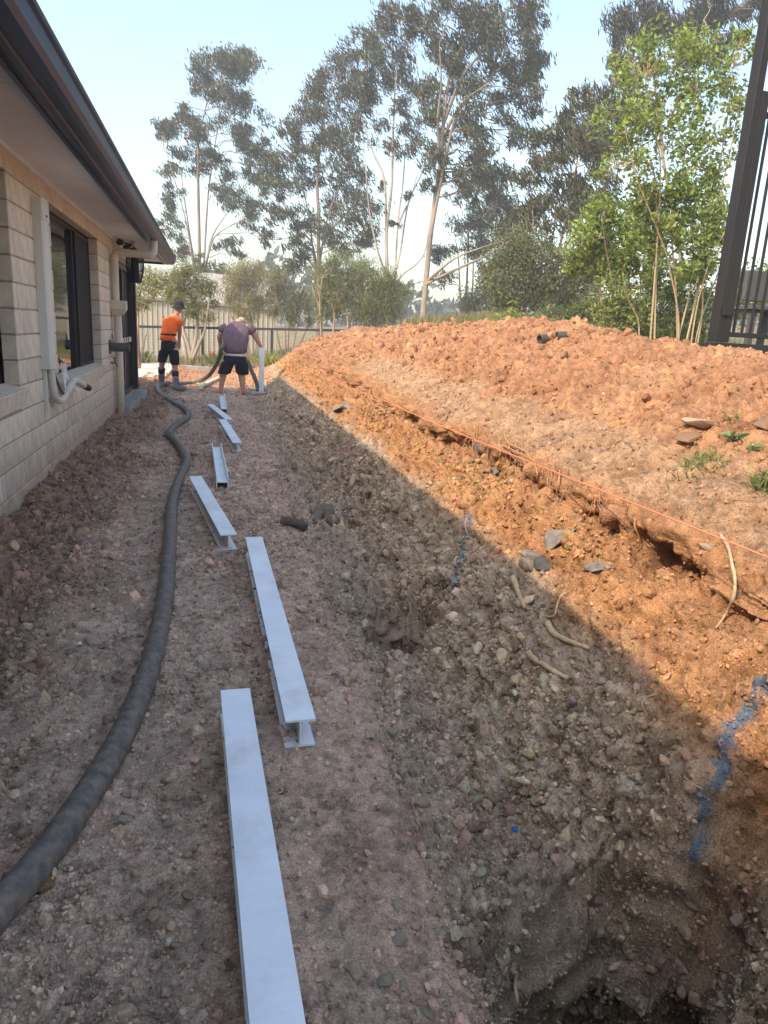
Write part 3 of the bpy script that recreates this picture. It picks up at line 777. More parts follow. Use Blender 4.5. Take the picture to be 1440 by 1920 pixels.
MB().tube([(lc[0],lc[1],lc[2]+.42),(lc[0],lc[1],2.372)], .012, 8).build('hanger', M_BLACK, lan)
# twin security lamp under the soffit
sl = thing('security_light', 'black twin head security light fixed under the eave above the lantern', 'light', (-1.12, 10.55, 2.27))
MB().lathe((-1.02,10.75,2.30), [(.045,0),(.05,.03),(.05,.07)], 14).build('base', M_CREAM, sl)
for (a, b) in (((-1.05,10.72,2.31),(-1.10,10.62,2.27)), ((-1.06,10.70,2.32),(-1.17,10.52,2.32))):
    a, b = np.array(a), np.array(b); d = _n(b-a)
    MB().tube([a, (a+b)/2, b-d*.03, b-d*.028, b+d*.02, b+d*.035], [.012,.012,.014,.036,.044,.040], 12).build('lamp_head', M_BLACK, sl)
MB().lathe((-1.03,10.72,2.235), [(.03,0),(.055,.012),(.05,.03),(.02,.05)], 14).build('sensor', M_BLACK, sl)

# ------------------------------------------------------------------ steel posts lying beside the trench
def steel_mat():
    m, n, l, b = node_mat('galvanised_steel')
    tc = n.new('ShaderNodeTexCoord')
    vo = n.new('ShaderNodeTexVoronoi'); vo.inputs['Scale'].default_value = 70; l.new(tc.outputs['Object'], vo.inputs['Vector'])
    nz = n.new('ShaderNodeTexNoise'); nz.inputs['Scale'].default_value = 5; nz.inputs['Detail'].default_value = 6; l.new(tc.outputs['Object'], nz.inputs['Vector'])
    mp = n.new('ShaderNodeMapping'); mp.inputs['Scale'].default_value = (6, 160, 6); l.new(tc.outputs['Object'], mp.inputs['Vector'])
    n2 = n.new('ShaderNodeTexNoise'); n2.inputs['Scale'].default_value = 1.0; n2.inputs['Detail'].default_value = 3; l.new(mp.outputs[0], n2.inputs['Vector'])
    r1_ = n.new('ShaderNodeValToRGB'); e = r1_.color_ramp.elements
    e[0].position = .25; e[0].color = (.76,.79,.82,1); e[1].position = .75; e[1].color = (.92,.95,.97,1); l.new(nz.outputs['Fac'], r1_.inputs['Fac'])
    mx = n.new('ShaderNodeMix'); mx.data_type = 'RGBA'; mx.blend_type = 'MULTIPLY'; mx.inputs['Factor'].default_value = .10
    l.new(r1_.outputs[0], mx.inputs['A']); l.new(n2.outputs['Fac'], mx.inputs['B'])
    m2 = n.new('ShaderNodeMix'); m2.data_type = 'RGBA'; m2.blend_type = 'OVERLAY'; m2.inputs['Factor'].default_value = .10
    l.new(mx.outputs['Result'], m2.inputs['A']); l.new(vo.outputs['Distance'], m2.inputs['B'])
    n3 = n.new('ShaderNodeTexNoise'); n3.inputs['Scale'].default_value = 3.2; n3.inputs['Detail'].default_value = 9; n3.inputs['Roughness'].default_value = .7; l.new(tc.outputs['Object'], n3.inputs['Vector'])
    r3_ = n.new('ShaderNodeValToRGB'); r3_.color_ramp.elements[0].position = .50; r3_.color_ramp.elements[0].color = (0,0,0,1); r3_.color_ramp.elements[1].position = .80; r3_.color_ramp.elements[1].color = (.55,.55,.55,1); l.new(n3.outputs['Fac'], r3_.inputs['Fac'])
    m3 = n.new('ShaderNodeMix'); m3.data_type = 'RGBA'; l.new(r3_.outputs[0], m3.inputs['Factor']); l.new(m2.outputs['Result'], m3.inputs['A']); m3.inputs['B'].default_value = (.34,.27,.21,1)
    l.new(m3.outputs['Result'], b.inputs['Base Color'])
    b.inputs['Metallic'].default_value = .15; b.inputs['Roughness'].default_value = .5
    bp = n.new('ShaderNodeBump'); bp.inputs['Distance'].default_value = .0006; l.new(n2.outputs['Fac'], bp.inputs['Height']); l.new(bp.outputs[0], b.inputs['Normal'])
    return m
M_STEEL = steel_mat()
FW, FD, TF_, TW = .100, .100, .0075, .006       # flange width, depth, flange and web thickness
def beam(p, q, label, roll=0.0, name='steel_beam', group='galvanised posts laid out along the trench'):
    """H section from p to q (points on the middle of its underside)"""
    p, q = np.asarray(p, float), np.asarray(q, float); L = np.linalg.norm(q-p)
    a = (q-p)/L; s = _n(np.cross(a, [0,0,1.])) if abs(a[2]) < .9 else np.array([1.,0,0]); u = np.cross(s, a)
    t = thing(name, label, 'steel beam', p, group)
    c = (p+q)/2 + u*(FD/2)
    cr, sr = math.cos(roll), math.sin(roll); s2, u2 = s*cr+u*sr, u*cr-s*sr
    for nm, off, hs, hu in (('top_flange', FD/2-TF_/2, FW/2, TF_/2), ('bottom_flange', -FD/2+TF_/2, FW/2, TF_/2), ('web', 0, TW/2, FD/2-TF_-.0003)):
        MB().obox(c+u2*off, s2*hs, a*(L/2), u2*hu).build(nm, M_STEEL, t)
    return t
def lay_beam(a, b, label, roll=0.0, lift=.012):
    pa, pb = PZ(*a, .10+lift), PZ(*b, .10+lift)
    pa[2] = gz(pa[0], pa[1])+lift*.3; pb[2] = gz(pb[0], pb[1])+lift*.3
    za = np.clip(pa[2], -.01, .03); zb = np.clip(pb[2], -.01, .03); pa[2], pb[2] = za, zb
    return beam(pa, pb, label, roll)
b1a = PZ(441,1290,.112); b1d = _n(PZ(519,1900,.112)-b1a); b1b = b1a + b1d*2.1
b1a[2] = .008; b1b[2] = .004
beam(b1a, b1b, 'galvanised steel beam nearest the camera, running out of the bottom of the picture')
lay_beam((476,1005), (564,1344), 'second nearest galvanised steel beam, its open H-shaped end towards the camera')
lay_beam((366,890), (429,1002), 'galvanised steel beam lying beside the hose just beyond the second beam')
lay_beam((406,830), (417,893), 'short looking steel beam lying on its side with its hollow channel upwards', roll=math.pi/2)
lay_beam((417,786), (445,829), 'steel beam slanting right, between the sideways beam and the thin far one')
lay_beam((394,757), (430,786), 'thin looking far steel beam slanting sharply to the right')
lay_beam((416,737), (420,760), 'farthest lying steel beam, its dark hollow end pointing back from the men', roll=math.pi/2)
up = thing('steel_post', 'upright galvanised steel post held by the man in the mauve shirt', 'steel beam', (.99, 15.0, 0), 'galvanised posts laid out along the trench')
pz0 = gz(.99, 15.0)
for nm, lo, hi in (('flange', (.94,14.95,pz0-.3), (1.04,14.9575,.93)), ('flange', (.94,15.0425,pz0-.3), (1.04,15.05,.93)), ('web', (.987,14.958,pz0-.3), (.993,15.042,.93))):
    MB().box(lo, hi).build(nm, M_STEEL, up)
wc = MB(); cco, cF = ico(3, 91, .25); wc.add(cco*np.array([.24,.2,.05])+np.array([.98,15.0,pz0+.01]), cF)
tag(recentre(wc.build('wet_concrete', M_CONC, None, smooth=True)), 'heap of wet grey concrete round the foot of the upright post', 'concrete')

# ------------------------------------------------------------------ concrete pump hose
M_HOSE = pmat('hose_rubber', (.045,.046,.050), rough=.6, var=.3, scale=30, bump=.004, bscale=60, spec=.4, tint=(.24,.19,.145), detail=10)
M_METAL = pmat('dull_metal', (.20,.20,.20), rough=.5, var=.25, scale=25, metal=.6)
hp = [(-120,1835),(0,1698),(62,1618),(130,1530),(205,1412),(258,1305),(293,1200),(311,1100),(319,1000),(324,935),(341,884),(350,862),(335,832),(318,812),(328,796),(352,780),(349,767),(328,754),(305,741),(297,733),(304,725),(330,720),(362,716)]
pts = []
for (u, v) in hp:
    p = PZ(u, v, .05); p[2] = gz(p[0], p[1]) + .034; pts.append(p)
k0 = len(pts)
tail = [P(388,707,15.7), P(403,688,15.2), P(412,668,14.75), P(416,652,14.45), P(428,648,14.35)+np.array([0,.55,0]), P(462,676,15.2), P(472,696,15.1), P(480,715,15.05), P(484,732,15.0)]
pts += tail
hose = thing('pump_hose', 'long black rubber concrete hose snaking along the strip to the men', 'hose', (pts[1][0], pts[1][1], 0))
cur = catmull(pts, 8)
curr = np.array(cur)
V, F = tube(curr, .0415*(1+.03*perlin(np.arange(len(curr))*.6, 3.0)), 16)
hm = MB().add(V, F).build('hose_body', M_HOSE, hose, smooth=True)
def ring(i, r, L, nm, mat):
    c = curr[i]; d = _n(curr[min(i+1, len(curr)-1)]-curr[i-1])
    MB().tube([c-d*L, c-d*L*.98, c-d*L*.4, c-d*L*.35, c+d*L*.35, c+d*L*.4, c+d*L*.98, c+d*L], [r*.93,r,r,r*1.12,r*1.12,r,r,r*.93], 16).build(nm, mat, hose, smooth=False)
ring(13*8, .056, .09, 'coupling', M_METAL)
ring(20*8+4, .055, .08, 'coupling', M_METAL)

# ------------------------------------------------------------------ string line
M_STRING = pmat('string', (.90,.26,.13), rough=.7, var=.1, scale=50)
s0, s1 = PX(1440,1045,1.5), PX(680,735,1.55)
sdir = _n(s1-s0)
stp = [s0-sdir*.8, s0, (s0+s1)/2-np.array([0,0,.012]), s1, s1+sdir*6-np.array([0,0,.05])]
sl_ = MB().tube(catmull(stp, 6), .0026, 6).build('string_line', M_STRING, None)
tag(recentre(sl_), 'taut orange string line stretched along the top of the cut bank', 'string')

# ------------------------------------------------------------------ roots
M_ROOT = pmat('root_bark', (.50,.36,.22), rough=.85, var=.3, scale=25, bump=.002, bscale=90)
M_ROOTO = pmat('fine_root', (.45,.24,.12), rough=.85, var=.3, scale=25)
def root(pl, r, label, group='roots in the cut bank', mat=None, lift=1.5, hang=0.0):
    rp_ = r*np.linalg.norm(G(*pl[0])[0]-CAM)/FOC
    Q = []
    for i, (u, v) in enumerate(pl):
        p, n = G(u, v); p = p - _n(ray(u, v))*(rp_*lift + hang*math.sin(math.pi*i/(len(pl)-1)))
        Q.append(p)
    c = catmull(Q, 5); m = len(c)
    rr = rp_*np.linspace(1.1, .55, m)*(1+.25*perlin(np.arange(m)*.7, u*.01))
    V, F = tube(c, rr, 7); o = MB().add(V, F).build('root', mat or M_ROOT, None, smooth=True)
    return tag(recentre(o), label, 'root', group)
root([(972,1190),(985,1205),(995,1230),(1020,1247),(1045,1262),(1066,1272)], 6, 'thick pale root curving across the shaded bank below a shorter thick root')
root([(1027,1168),(1036,1185),(1055,1197),(1078,1206),(1104,1215)], 6, 'thick pale root poking from the shaded bank near the edge of the sunlight')
root([(962,1082),(970,1104),(976,1122),(984,1140)], 6, 'short stubby root end at the top of the shaded bank below the torn plastic')
root([(1350,1002),(1365,1025),(1372,1055),(1378,1085),(1376,1118),(1364,1145),(1352,1165),(1342,1178)], 3.2, 'long pale root dangling below the string at the right edge', hang=.03)
root([(1062,1112),(1050,1120),(1044,1138),(1040,1152),(1028,1156),(1005,1146)], 2.2, 'thin looping pale root at the edge of the shadow on the bank', hang=.02)
root([(1232,1302),(1212,1308),(1204,1320),(1210,1335),(1213,1345)], 2, 'thin white root hooked down the shaded bank left of the blue paint')
root([(1195,960),(1190,985),(1200,1012),(1196,1034)], 1.8, 'thin orange root hanging below the string in the middle of the bank', mat=M_ROOTO, hang=.04)
root([(968,1822),(966,1850),(970,1880),(964,1905),(966,1920)], 3, 'pale root hanging down inside the nearest post pit', hang=.05)
root([(1280,1455),(1300,1470),(1318,1480)], 1.6, 'thin root lying by the long blue paint stroke')
root([(878,970),(872,985),(880,1010)], 2, 'thin root crossing the farther blue paint mark')
FR = ([(1050,880),(1048,905),(1052,930),(1049,962)], [(1003,870),(1008,890),(1010,905)], [(935,828),(938,850),(930,872)], [(952,824),(957,850),(956,876)],
           [(965,830),(972,850),(975,862)], [(890,797),(888,830),(884,850)], [(1026,894),(1027,912)], [(950,830),(985,846),(1015,862)], [(945,806),(950,825),(960,848)],
           [(1110,934),(1122,945)], [(1120,945),(1128,960),(1132,975)], [(925,834),(948,838),(990,858)], [(842,770),(836,782),(826,790)])
OL_ = ['leftmost','second from left','third from left','fourth from left','fifth from left','sixth from left','seventh from left','eighth from left','ninth from left','tenth from left','eleventh from left','twelfth from left','rightmost']
for i, pl in enumerate(sorted(FR)):
    root(pl, 1.5, OL_[i]+' of the fine orange roots hanging from the lip of the bank', 'fine roots under the lip', M_ROOTO, hang=.03)
def root_mat():
    mb = MB()
    for _ in range(150):
        u = random.uniform(870, 1130); v0 = 806+.44*(u-880)+random.gauss(0, 7)
        a, na = G(u, v0); b, nb = G(u+random.gauss(4, 14), v0+random.uniform(14, 62))
        if np.linalg.norm(a-b) > .5: continue
        out = -_n(ray(u, v0))*random.uniform(.005, .035)
        c = wander_(a, b, out); mb.tube(c, np.linspace(.0022, .0009, len(c)), 4, cap=False)
    o = mb.build('root_fibres', M_ROOTO, None)
    tag(o, 'tangle of fine orange root fibres hanging under the lip of the bank', kind='stuff')
def wander_(a, b, out):
    t = np.linspace(0, 1, 6)[:, None]; return a*(1-t)+b*t+out*np.sin(np.pi*t)+RNG.normal(size=(6, 3))*.008
root_mat()
root([(560,1130),(585,1150),(600,1146)], 2, 'thin twig lying on the soil right of the second beam')

# ------------------------------------------------------------------ torn plastic, buried pipes, litter
M_PLAST = pmat('weathered_plastic', (.25,.21,.175), rough=.8, var=.4, scale=12, bump=.003, bscale=40, spec=.3)
M_PLASTD = pmat('dark_plastic_sheet', (.09,.08,.072), rough=.6, var=.3, scale=12, bump=.003, bscale=40)
def flap(pl, label, mat, curl=.04, thick=.003):
    """a torn sheet standing off the bank: polygon fan with a bulge"""
    Q = [G(u, v)[0] for (u, v) in pl]; c = np.mean(Q, axis=0); n = np.mean([G(u, v)[1] for u, v in pl], axis=0)
    n = _n(n - _n(c-CAM)*.6)
    mb = MB(); V = []; rings_ = 4
    E_ = []
    for i in range(len(Q)):
        for k in range(3): E_.append(Q[i]*(1-k/3) + Q[(i+1)%len(Q)]*(k/3))
    m = len(E_)
    for j in range(rings_+1):
        f = j/rings_
        for e in E_:
            p = c*(1-f)+e*f
            V.append(p + n*(curl*(1-f*f)*(.6+.8*random.random()*(f > 0)) + .012 + .02*perlin(p[0]*14, p[1]*14)))
    V = np.array(V); F = [(j*m+k, j*m+(k+1)%m, (j+1)*m+(k+1)%m, (j+1)*m+k) for j in range(rings_) for k in range(m)]
    V2 = V - n*thick; k0 = len(V)
    F2 = [tuple(i+k0 for i in f[::-1]) for f in F]; Fe = [(rings_*m+k, rings_*m+(k+1)%m, rings_*m+(k+1)%m+k0, rings_*m+k+k0) for k in range(m)]
    mb.add(np.concatenate([V, V2]), F+F2+Fe)
    o = mb.build('torn_plastic', mat, None, smooth=True)
    return tag(recentre(o), label, 'plastic scrap', 'torn plastic in the bank')
flap([(1022,1003),(1030,996),(1055,994),(1083,992),(1062,1012),(1040,1028),(1024,1036)], 'grey torn plastic sheet lying flat on the sunlit bank', M_PLAST, .015)
flap([(974,1040),(985,1030),(1002,1034),(1022,1045),(1004,1052),(1000,1070),(985,1072),(974,1062)], 'folded pale plastic flap with a black hollow at the shadow edge', M_PLAST, .05)
flap([(1000,1040),(1020,1042),(1040,1066),(1022,1072),(1002,1068)], 'black open mouth of a torn plastic pocket in the bank', M_PLASTD, .01)
flap([(1092,1066),(1112,1056),(1132,1054),(1148,1066),(1128,1072),(1112,1076)], 'small pointed grey plastic tongue sticking out of the sunlit bank', M_PLAST, .02)
flap([(898,882),(912,877),(932,878),(936,886),(926,892),(915,884),(905,888)], 'small torn grey plastic edge in the yellow gravel', M_PLAST, .015)
flap([(620,766),(640,760),(654,752),(668,764),(658,768),(640,768),(624,774)], 'crumpled pale plastic scrap high on the far bank', M_PLAST, .03)
flap([(583,975),(590,955),(605,942),(622,945),(628,962),(622,985),(605,972),(596,985)], 'brown muddy plastic hood standing in the trench beside the ribbed pipe', pmat('muddy_plastic', (.20,.155,.115), rough=.85, var=.3, scale=14, bump=.004, bscale=50), .05)
M_AG = pmat('black_ribbed_pipe', (.055,.05,.046), rough=.6, var=.4, scale=14, tint=(.16,.12,.09))
def ribbed(p, q, r, label):
    p, q = np.asarray(p), np.asarray(q); L = np.linalg.norm(q-p); n = int(L/.012)
    pp = [p+(q-p)*i/(2*n)+np.array([0,0,.012*math.sin(3.14*i/(2*n))]) for i in range(2*n+1)]
    rr = [r if i % 2 else r*.86 for i in range(2*n+1)]
    V, F = tube(pp, rr, 16, cap=False)
    V2, F2 = tube(pp, [k*.8 for k in rr], 16, cap=False)
    m = len(V); F3 = [tuple(i+m for i in f[::-1]) for f in F2]
    e = [(k, (k+1)%16, (k+1)%16+m, k+m) for k in range(16)] + [(m-16+k, m-16+(k+1)%16, 2*m-16+(k+1)%16, 2*m-16+k) for k in range(16)]
    o = MB().add(np.concatenate([V, V2]), F+F3+e).build('drainage_pipe', M_AG, None)
    return tag(recentre(o), label, 'pipe', 'ribbed drainage pipes')
a_ = G(528,982)[0]; b_ = G(574,996)[0]
ribbed(a_+np.array([0,0,.02]), b_+np.array([0,0,.03]), .036, 'broken end of black ribbed drainage pipe lying in the trench')
a_ = G(896,838)[0]; b_ = G(926,850)[0]; nn_ = G(910,845)[1]
ribbed(a_-_n(a_-CAM)*.01+np.array([0,-.02,0]), b_+_n(b_-CAM)*.10, .045, 'black ribbed drainage pipe exposed under the lip of the bank')
def offcut(u, v, r, L, ang, label):
    p, n = G(u, v); d = np.array([math.cos(ang), math.sin(ang)*.3, .1]); d = _n(d)
    c = p + np.array([0,0,r*.5])
    V, F = tube([c-d*L/2, c+d*L/2], r, 12, cap=False); V2, F2 = tube([c-d*L/2, c+d*L/2], r*.86, 12, cap=False); m = len(V)
    e = [(k, (k+1)%12, (k+1)%12+m, k+m) for k in range(12)] + [(m-12+k, m-12+(k+1)%12, 2*m-12+(k+1)%12, 2*m-12+k) for k in range(12)]
    o = MB().add(np.concatenate([V, V2]), F+[tuple(i+m for i in f[::-1]) for f in F2]+e).build('pipe_offcut', M_PLASTD, None)
    return tag(recentre(o), label, 'pipe', 'broken pipe pieces on the mound')
offcut(1020,640,.04,.10,.5, 'grey broken pipe piece on the mound, left of the black one')
offcut(1052,633,.034,.08,-.3, 'short black pipe piece on the mound crest')
bc = G(965,1557)[0]
tag(recentre(MB().lathe(bc, [(.009,0),(.0105,.002),(.0105,.008),(.009,.010)], 14).build('bottle_cap', pmat('blue_plastic', (.03,.13,.42), rough=.4, var=.1), None)), 'small round blue bottle cap on the gravel', 'bottle cap')
M_PAPER = pmat('white_scrap', (.62,.66,.68), rough=.7, var=.1, scale=30)
for (u, v, lb) in ((148,1209,'white scrap of plastic left of the hose'), (56,1224,'torn white sliver lying near the left edge of the soil')):
    p, n = G(u, v); s = .012
    Vp = p + np.array([[-s,-s,.004],[s*.2,-s*1.2,.010],[s*1.2,-.2*s,.004],[s*.5,s,.012],[-s*.8,s*.8,.005],[0,0,.014]])
    o = MB().add(np.concatenate([Vp, Vp-np.array([0,0,.002])]), [(0,1,5),(1,2,5),(2,3,5),(3,4,5),(4,0,5),(7,6,11),(8,7,11),(9,8,11),(10,9,11),(6,10,11)]+[(k,6+k,6+(k+1)%5,(k+1)%5) for k in range(5)]).build('plastic_scrap', M_PAPER, None)
    tag(recentre(o), lb, 'plastic scrap')

# ------------------------------------------------------------------ single stones
M_ST = {'grey': pmat('grey_stone', (.44,.365,.275), rough=.85, var=.22, scale=25, bump=.004, bscale=60),
        'green': pmat('greenish_stone', (.50,.43,.30), rough=.85, var=.2, scale=25, bump=.004, bscale=60),
        'tan': pmat('tan_stone', (.46,.35,.25), rough=.9, var=.22, scale=25, bump=.005, bscale=60),
        'pink': pmat('pinkish_stone', (.44,.28,.20), rough=.9, var=.22, scale=25, bump=.005, bscale=60),
        'pale': pmat('pale_rock', (.62,.46,.32), rough=.9, var=.2, scale=14, bump=.006, bscale=40),
        'brown': pmat('brown_rock', (.34,.20,.11), rough=.95, var=.25, scale=14, bump=.006, bscale=40)}
_stn = {}
ORD = ['nearest','second nearest','third nearest','fourth nearest','fifth nearest','sixth nearest','seventh nearest','eighth nearest','ninth nearest','tenth nearest','eleventh nearest']
KW = {'grey':'grey','green':'greenish','tan':'tan','pink':'pinkish','brown':'brown','pale':'pale'}
def stones(lst, where, group):
    cnt = {}
    for (u, v, r, k) in sorted(lst, key=lambda t: -t[1]):
        wh = where(u, v); i = cnt.get((wh, k), 0); cnt[wh, k] = i+1
        stone(u, v, r, k, f'{ORD[i]} {KW[k]} stone {wh}', group)
def stone(u, v, rp, kind, label, group, flat=.7, name='stone'):
    p, n = G(u, v); r = rp*np.linalg.norm(p-CAM)/FOC
    i = random.randrange(7)
    if (i, kind) not in _stn:
        co, F = ico(3, 200+i, .25, flat=.9); me_ = np_mesh('stone', co, np.array(F), smooth=False); me_.materials.append(M_ST[kind]); _stn[i, kind] = me_
    o = bpy.data.objects.new(name, _stn[i, kind]); COL.objects.link(o)
    o.location = Vector(p + n*r*.25); o.scale = (r*1.1, r*random.uniform(.8, 1.1), r*flat); o.rotation_euler = (random.uniform(-.3,.3), random.uniform(-.3,.3), random.uniform(0, 6.28))
    return tag(o, label, 'stone', group)
stone(1305,800,30,'pale','large pale flat rock on the dry ground at the right, the biggest stone','rocks on the bank top', .45, 'rock')
stone(1288,822,26,'brown','long brown rock wedged below the large pale rock','rocks on the bank top', .4, 'rock')
stone(1432,800,18,'brown','dark brown rock cut by the right edge of the picture','rocks on the bank top', .6, 'rock')
stone(1325,1024,11,'pale','round orange tan stone under the string beside the dangling root','rocks on the bank top', .8, 'rock')
stone(1130,806,9,'tan','small tan stone alone at the foot of the spoil mound','rocks on the bank top', .6, 'rock')
stones([(985,1411,11,'green'),(992,1436,11,'green'),(895,1500,12,'green'),(958,1535,10,'green'),(955,1665,11,'green'),(895,1635,14,'green'),(690,1380,11,'green'),(870,1480,8,'green'),(1010,1505,12,'grey'),(970,1520,9,'green')], lambda u, v: 'lying in the gravel of the trench', 'greenish trench stones')
stones([(856,1584,16,'pink'),(1105,1490,10,'pink'),(660,1262,12,'tan'),(608,1092,12,'tan'),(735,1372,14,'tan'),(1050,1555,10,'tan'),(745,1195,14,'tan'),(680,1170,14,'tan')], lambda u, v: 'on the trench soil right of the beams', 'tan trench stones')
HU = lambda v: np.interp(v, [1000,1100,1200,1305,1412,1530,1618,1698,1900], [319,311,293,258,205,130,62,0,-150])
stones([(234,1538,15,'grey'),(318,1546,11,'grey'),(138,1627,15,'tan'),(90,1660,20,'brown'),(376,1250,11,'grey'),(262,1345,12,'tan'),(240,1383,9,'tan'),(28,1436,10,'tan'),(33,1474,11,'tan'),(30,1500,9,'green'),(384,1435,12,'green'),(308,1695,10,'grey'),(350,1680,13,'tan'),(376,1765,9,'green'),(400,1335,10,'tan'),(462,1118,8,'tan'),(520,1175,9,'tan'),(72,1712,10,'tan')], lambda u, v: 'on the brown strip left of the hose' if u < HU(v) else 'on the brown strip between hose and beams', 'stones on the brown strip')
stones([(742,1700,10,'green'),(640,1735,9,'tan'),(690,1560,8,'grey'),(745,1765,14,'grey'),(790,1800,12,'tan'),(722,1840,14,'grey'),(800,1900,14,'grey'),(630,1810,9,'pink'),(700,1480,10,'tan'),(755,1850,10,'green'),(815,1745,11,'green')], lambda u, v: 'between the nearest beam and the near pit', 'stones left of the near pit')

# ------------------------------------------------------------------ weeds on the bank top
M_GRASS = pmat('grass_blade', (1,1,1), rough=.7, var=.2, scale=20, attr=True, trans=.25)
def leaf_mesh(name, base, tip, width, cols, bend=0.0, seg=1):
    """many flat leaves: base and tip points, width each, one colour each"""
    n = len(base); base = np.asarray(base); tip = np.asarray(tip)
    d = tip-base; L = np.linalg.norm(d, axis=1)[:, None]+1e-9
    rnd = RNG.normal(size=(n, 3)); s = np.cross(d/L, rnd); s /= np.linalg.norm(s, axis=1)[:, None]+1e-9
    mid = base + d*.45 + np.array([0,0,1.])*bend*L
    w_ = np.asarray(width).reshape(-1, 1)*.5
    V = np.stack([base, mid-s*w_, tip, mid+s*w_], 1).reshape(-1, 3)
    F = np.arange(4*n).reshape(-1, 4)
    return np_mesh(name, V, F, np.repeat(cols, 4, axis=0), smooth=False)
def tuft(u, v, n, h, spread, label, lean=(0,0)):
    p, nn = G(u, v)
    b = p + np.c_[RNG.normal(size=n)*spread*.45, RNG.normal(size=n)*spread*.45, np.zeros(n)]
    b[:, 2] = [gz(x, y)-.004 for x, y in b[:, :2]]
    L = h*(.5+.7*RNG.random(n)); d = np.c_[RNG.normal(size=n)*.8+lean[0], RNG.normal(size=n)*.8+lean[1], .5+.4*RNG.random(n)]
    d /= np.linalg.norm(d, axis=1)[:, None]
    g = np.array([.17,.20,.065])*(.6+.9*RNG.random((n,1)))+np.array([.10,.06,.01])*(RNG.random((n,1)) > .8)
    o = link('grass_tuft', leaf_mesh('grass_tuft', b, b+d*L[:, None], .0045+.003*RNG.random(n), g, .12), M_GRASS)
    return tag(recentre(o), label, 'grass', 'weeds on the bank top')
tuft(1320,868,140,.06,.11,'dry green grass tuft left of the right edge, below the pale rock')
tuft(1284,883,26,.07,.05,'few thin grass blades left of the grass tuft')
tuft(1436,915,160,.09,.06,'bright green grass tuft cut by the right edge of the picture')
tuft(1375,790,30,.06,.05,'tiny grass tuft on the mound above the leafy weed')
def weed(u, v, n, h, label):
    p, nn = G(u, v); b = np.repeat(p[None], n, 0); a = RNG.random(n)*6.28
    L = h*(.7+.6*RNG.random(n)); d = np.c_[np.cos(a), np.sin(a), .15+.5*RNG.random(n)]; d /= np.linalg.norm(d, axis=1)[:, None]
    g = np.array([.20,.27,.11])*(.75+.5*RNG.random((n,1)))
    o = link('weed', leaf_mesh('weed', b, b+d*L[:, None], L*.45, g, .2), M_GRASS)
    return tag(recentre(o), label, 'weed', 'weeds on the bank top')
weed(1375,825,12,.06,'pale green broad leaved weed lying right of the pale rock')
weed(1410,845,10,.05,'small wilted weed between the leafy weed and the right edge')

# ------------------------------------------------------------------ far end: slab, fence, shed
slab = MB().box((-7.0, 17.2, -.3), (-1.05, 23.2, .10), .01).build('concrete_slab', pmat('pale_concrete', (.62,.55,.45), rough=.9, var=.1, scale=2.5, bump=.002, bscale=60), None)
tag(slab, 'pale concrete path slab behind the house', kind='structure')
M_DARKW = pmat('dark_timber', (.045,.042,.040), rough=.8, var=.3, scale=10, bump=.002, bscale=50)
fen = thing('garden_fence', 'low dark rail fence with thin posts in front of the shrubs', 'fence', (1.0, 24.6, 0))
fz = lambda x: 1.20 + .035*(x+.3)
for xk in (-4.2, -2.3, -.30, 1.95, 4.2, 6.4):
    MB().box((xk-.04, 24.56, yard_z(np.array(xk), np.array(24.6))-.1), (xk+.04, 24.64, fz(xk)-.041), .004).build('post', M_DARKW, fen)
MB().obox((1.2,24.6,fz(1.2)), (6.0,0,.21), (0,.045,0), (0,0,.040)).build('rail', M_DARKW, fen)
wm_ = MB()
for xk in np.arange(-4.7, 7.1, .10): wm_.box((xk-.0022, 24.598, .02), (xk+.0022, 24.602, fz(xk)-.05))
for zk in np.arange(.06, 1.1, .10): wm_.obox((1.2,24.6,zk), (5.9,0,.0), (0,.002,0), (0,0,.0022))
wm_.build('wire_mesh', pmat('fence_wire', (.16,.16,.15), rough=.5, var=.1, metal=.5), fen)
M_SHED = pmat('cream_steel_sheet', (.40,.36,.285), rough=.6, var=.07, scale=2, stretch=(1,1,.2))
shed = thing('shed', 'long cream ribbed steel shed with pale roof behind the fence', 'shed', (-1.0, 31.2, 0))
sh = MB(); x0, x1, yw = -7.5, 2.6, 31.0
xs = [x0]; prof_s = []
xk = x0
while xk < x1:
    prof_s += [(xk, yw), (xk+.11, yw), (xk+.125, yw-.03), (xk+.165, yw-.03), (xk+.18, yw)]; xk += .2
ztop = lambda x: 2.18 - .028*(x+3)
V = [(x, y, -.3) for x, y in prof_s] + [(x, y, ztop(x)) for x, y in prof_s]; m = len(prof_s)
sh.add(V, [(k, k+1, m+k+1, m+k) for k in range(m-1)])
sh.box((x0, yw+.05, -.3), (x1, 40, 2.05)); sh.build('wall', M_SHED, shed)
MB().obox((-2.4,30.95,ztop(-2.4)+.04), (5.2,0,-.028*5.2), (0,.10,0), (0,0,.05)).build('gutter', pmat('shed_trim', (.30,.25,.19), rough=.6, var=.1), shed)
MB().add([(x0-.2,30.95,ztop(x0)+.09),(x1+.2,30.95,ztop(x1)+.09),(x1+.2,36,3.6),(x0-.2,36,3.75),(x0-.2,30.95,ztop(x0)+.06),(x1+.2,30.95,ztop(x1)+.06),(x1+.2,36,3.56),(x0-.2,36,3.7)],
         [(0,1,2,3),(7,6,5,4),(0,4,5,1),(1,5,6,2),(2,6,7,3),(3,7,4,0)]).build('roof', pmat('pale_roof_sheet', (.40,.37,.32), rough=.55, var=.05, scale=2), shed)
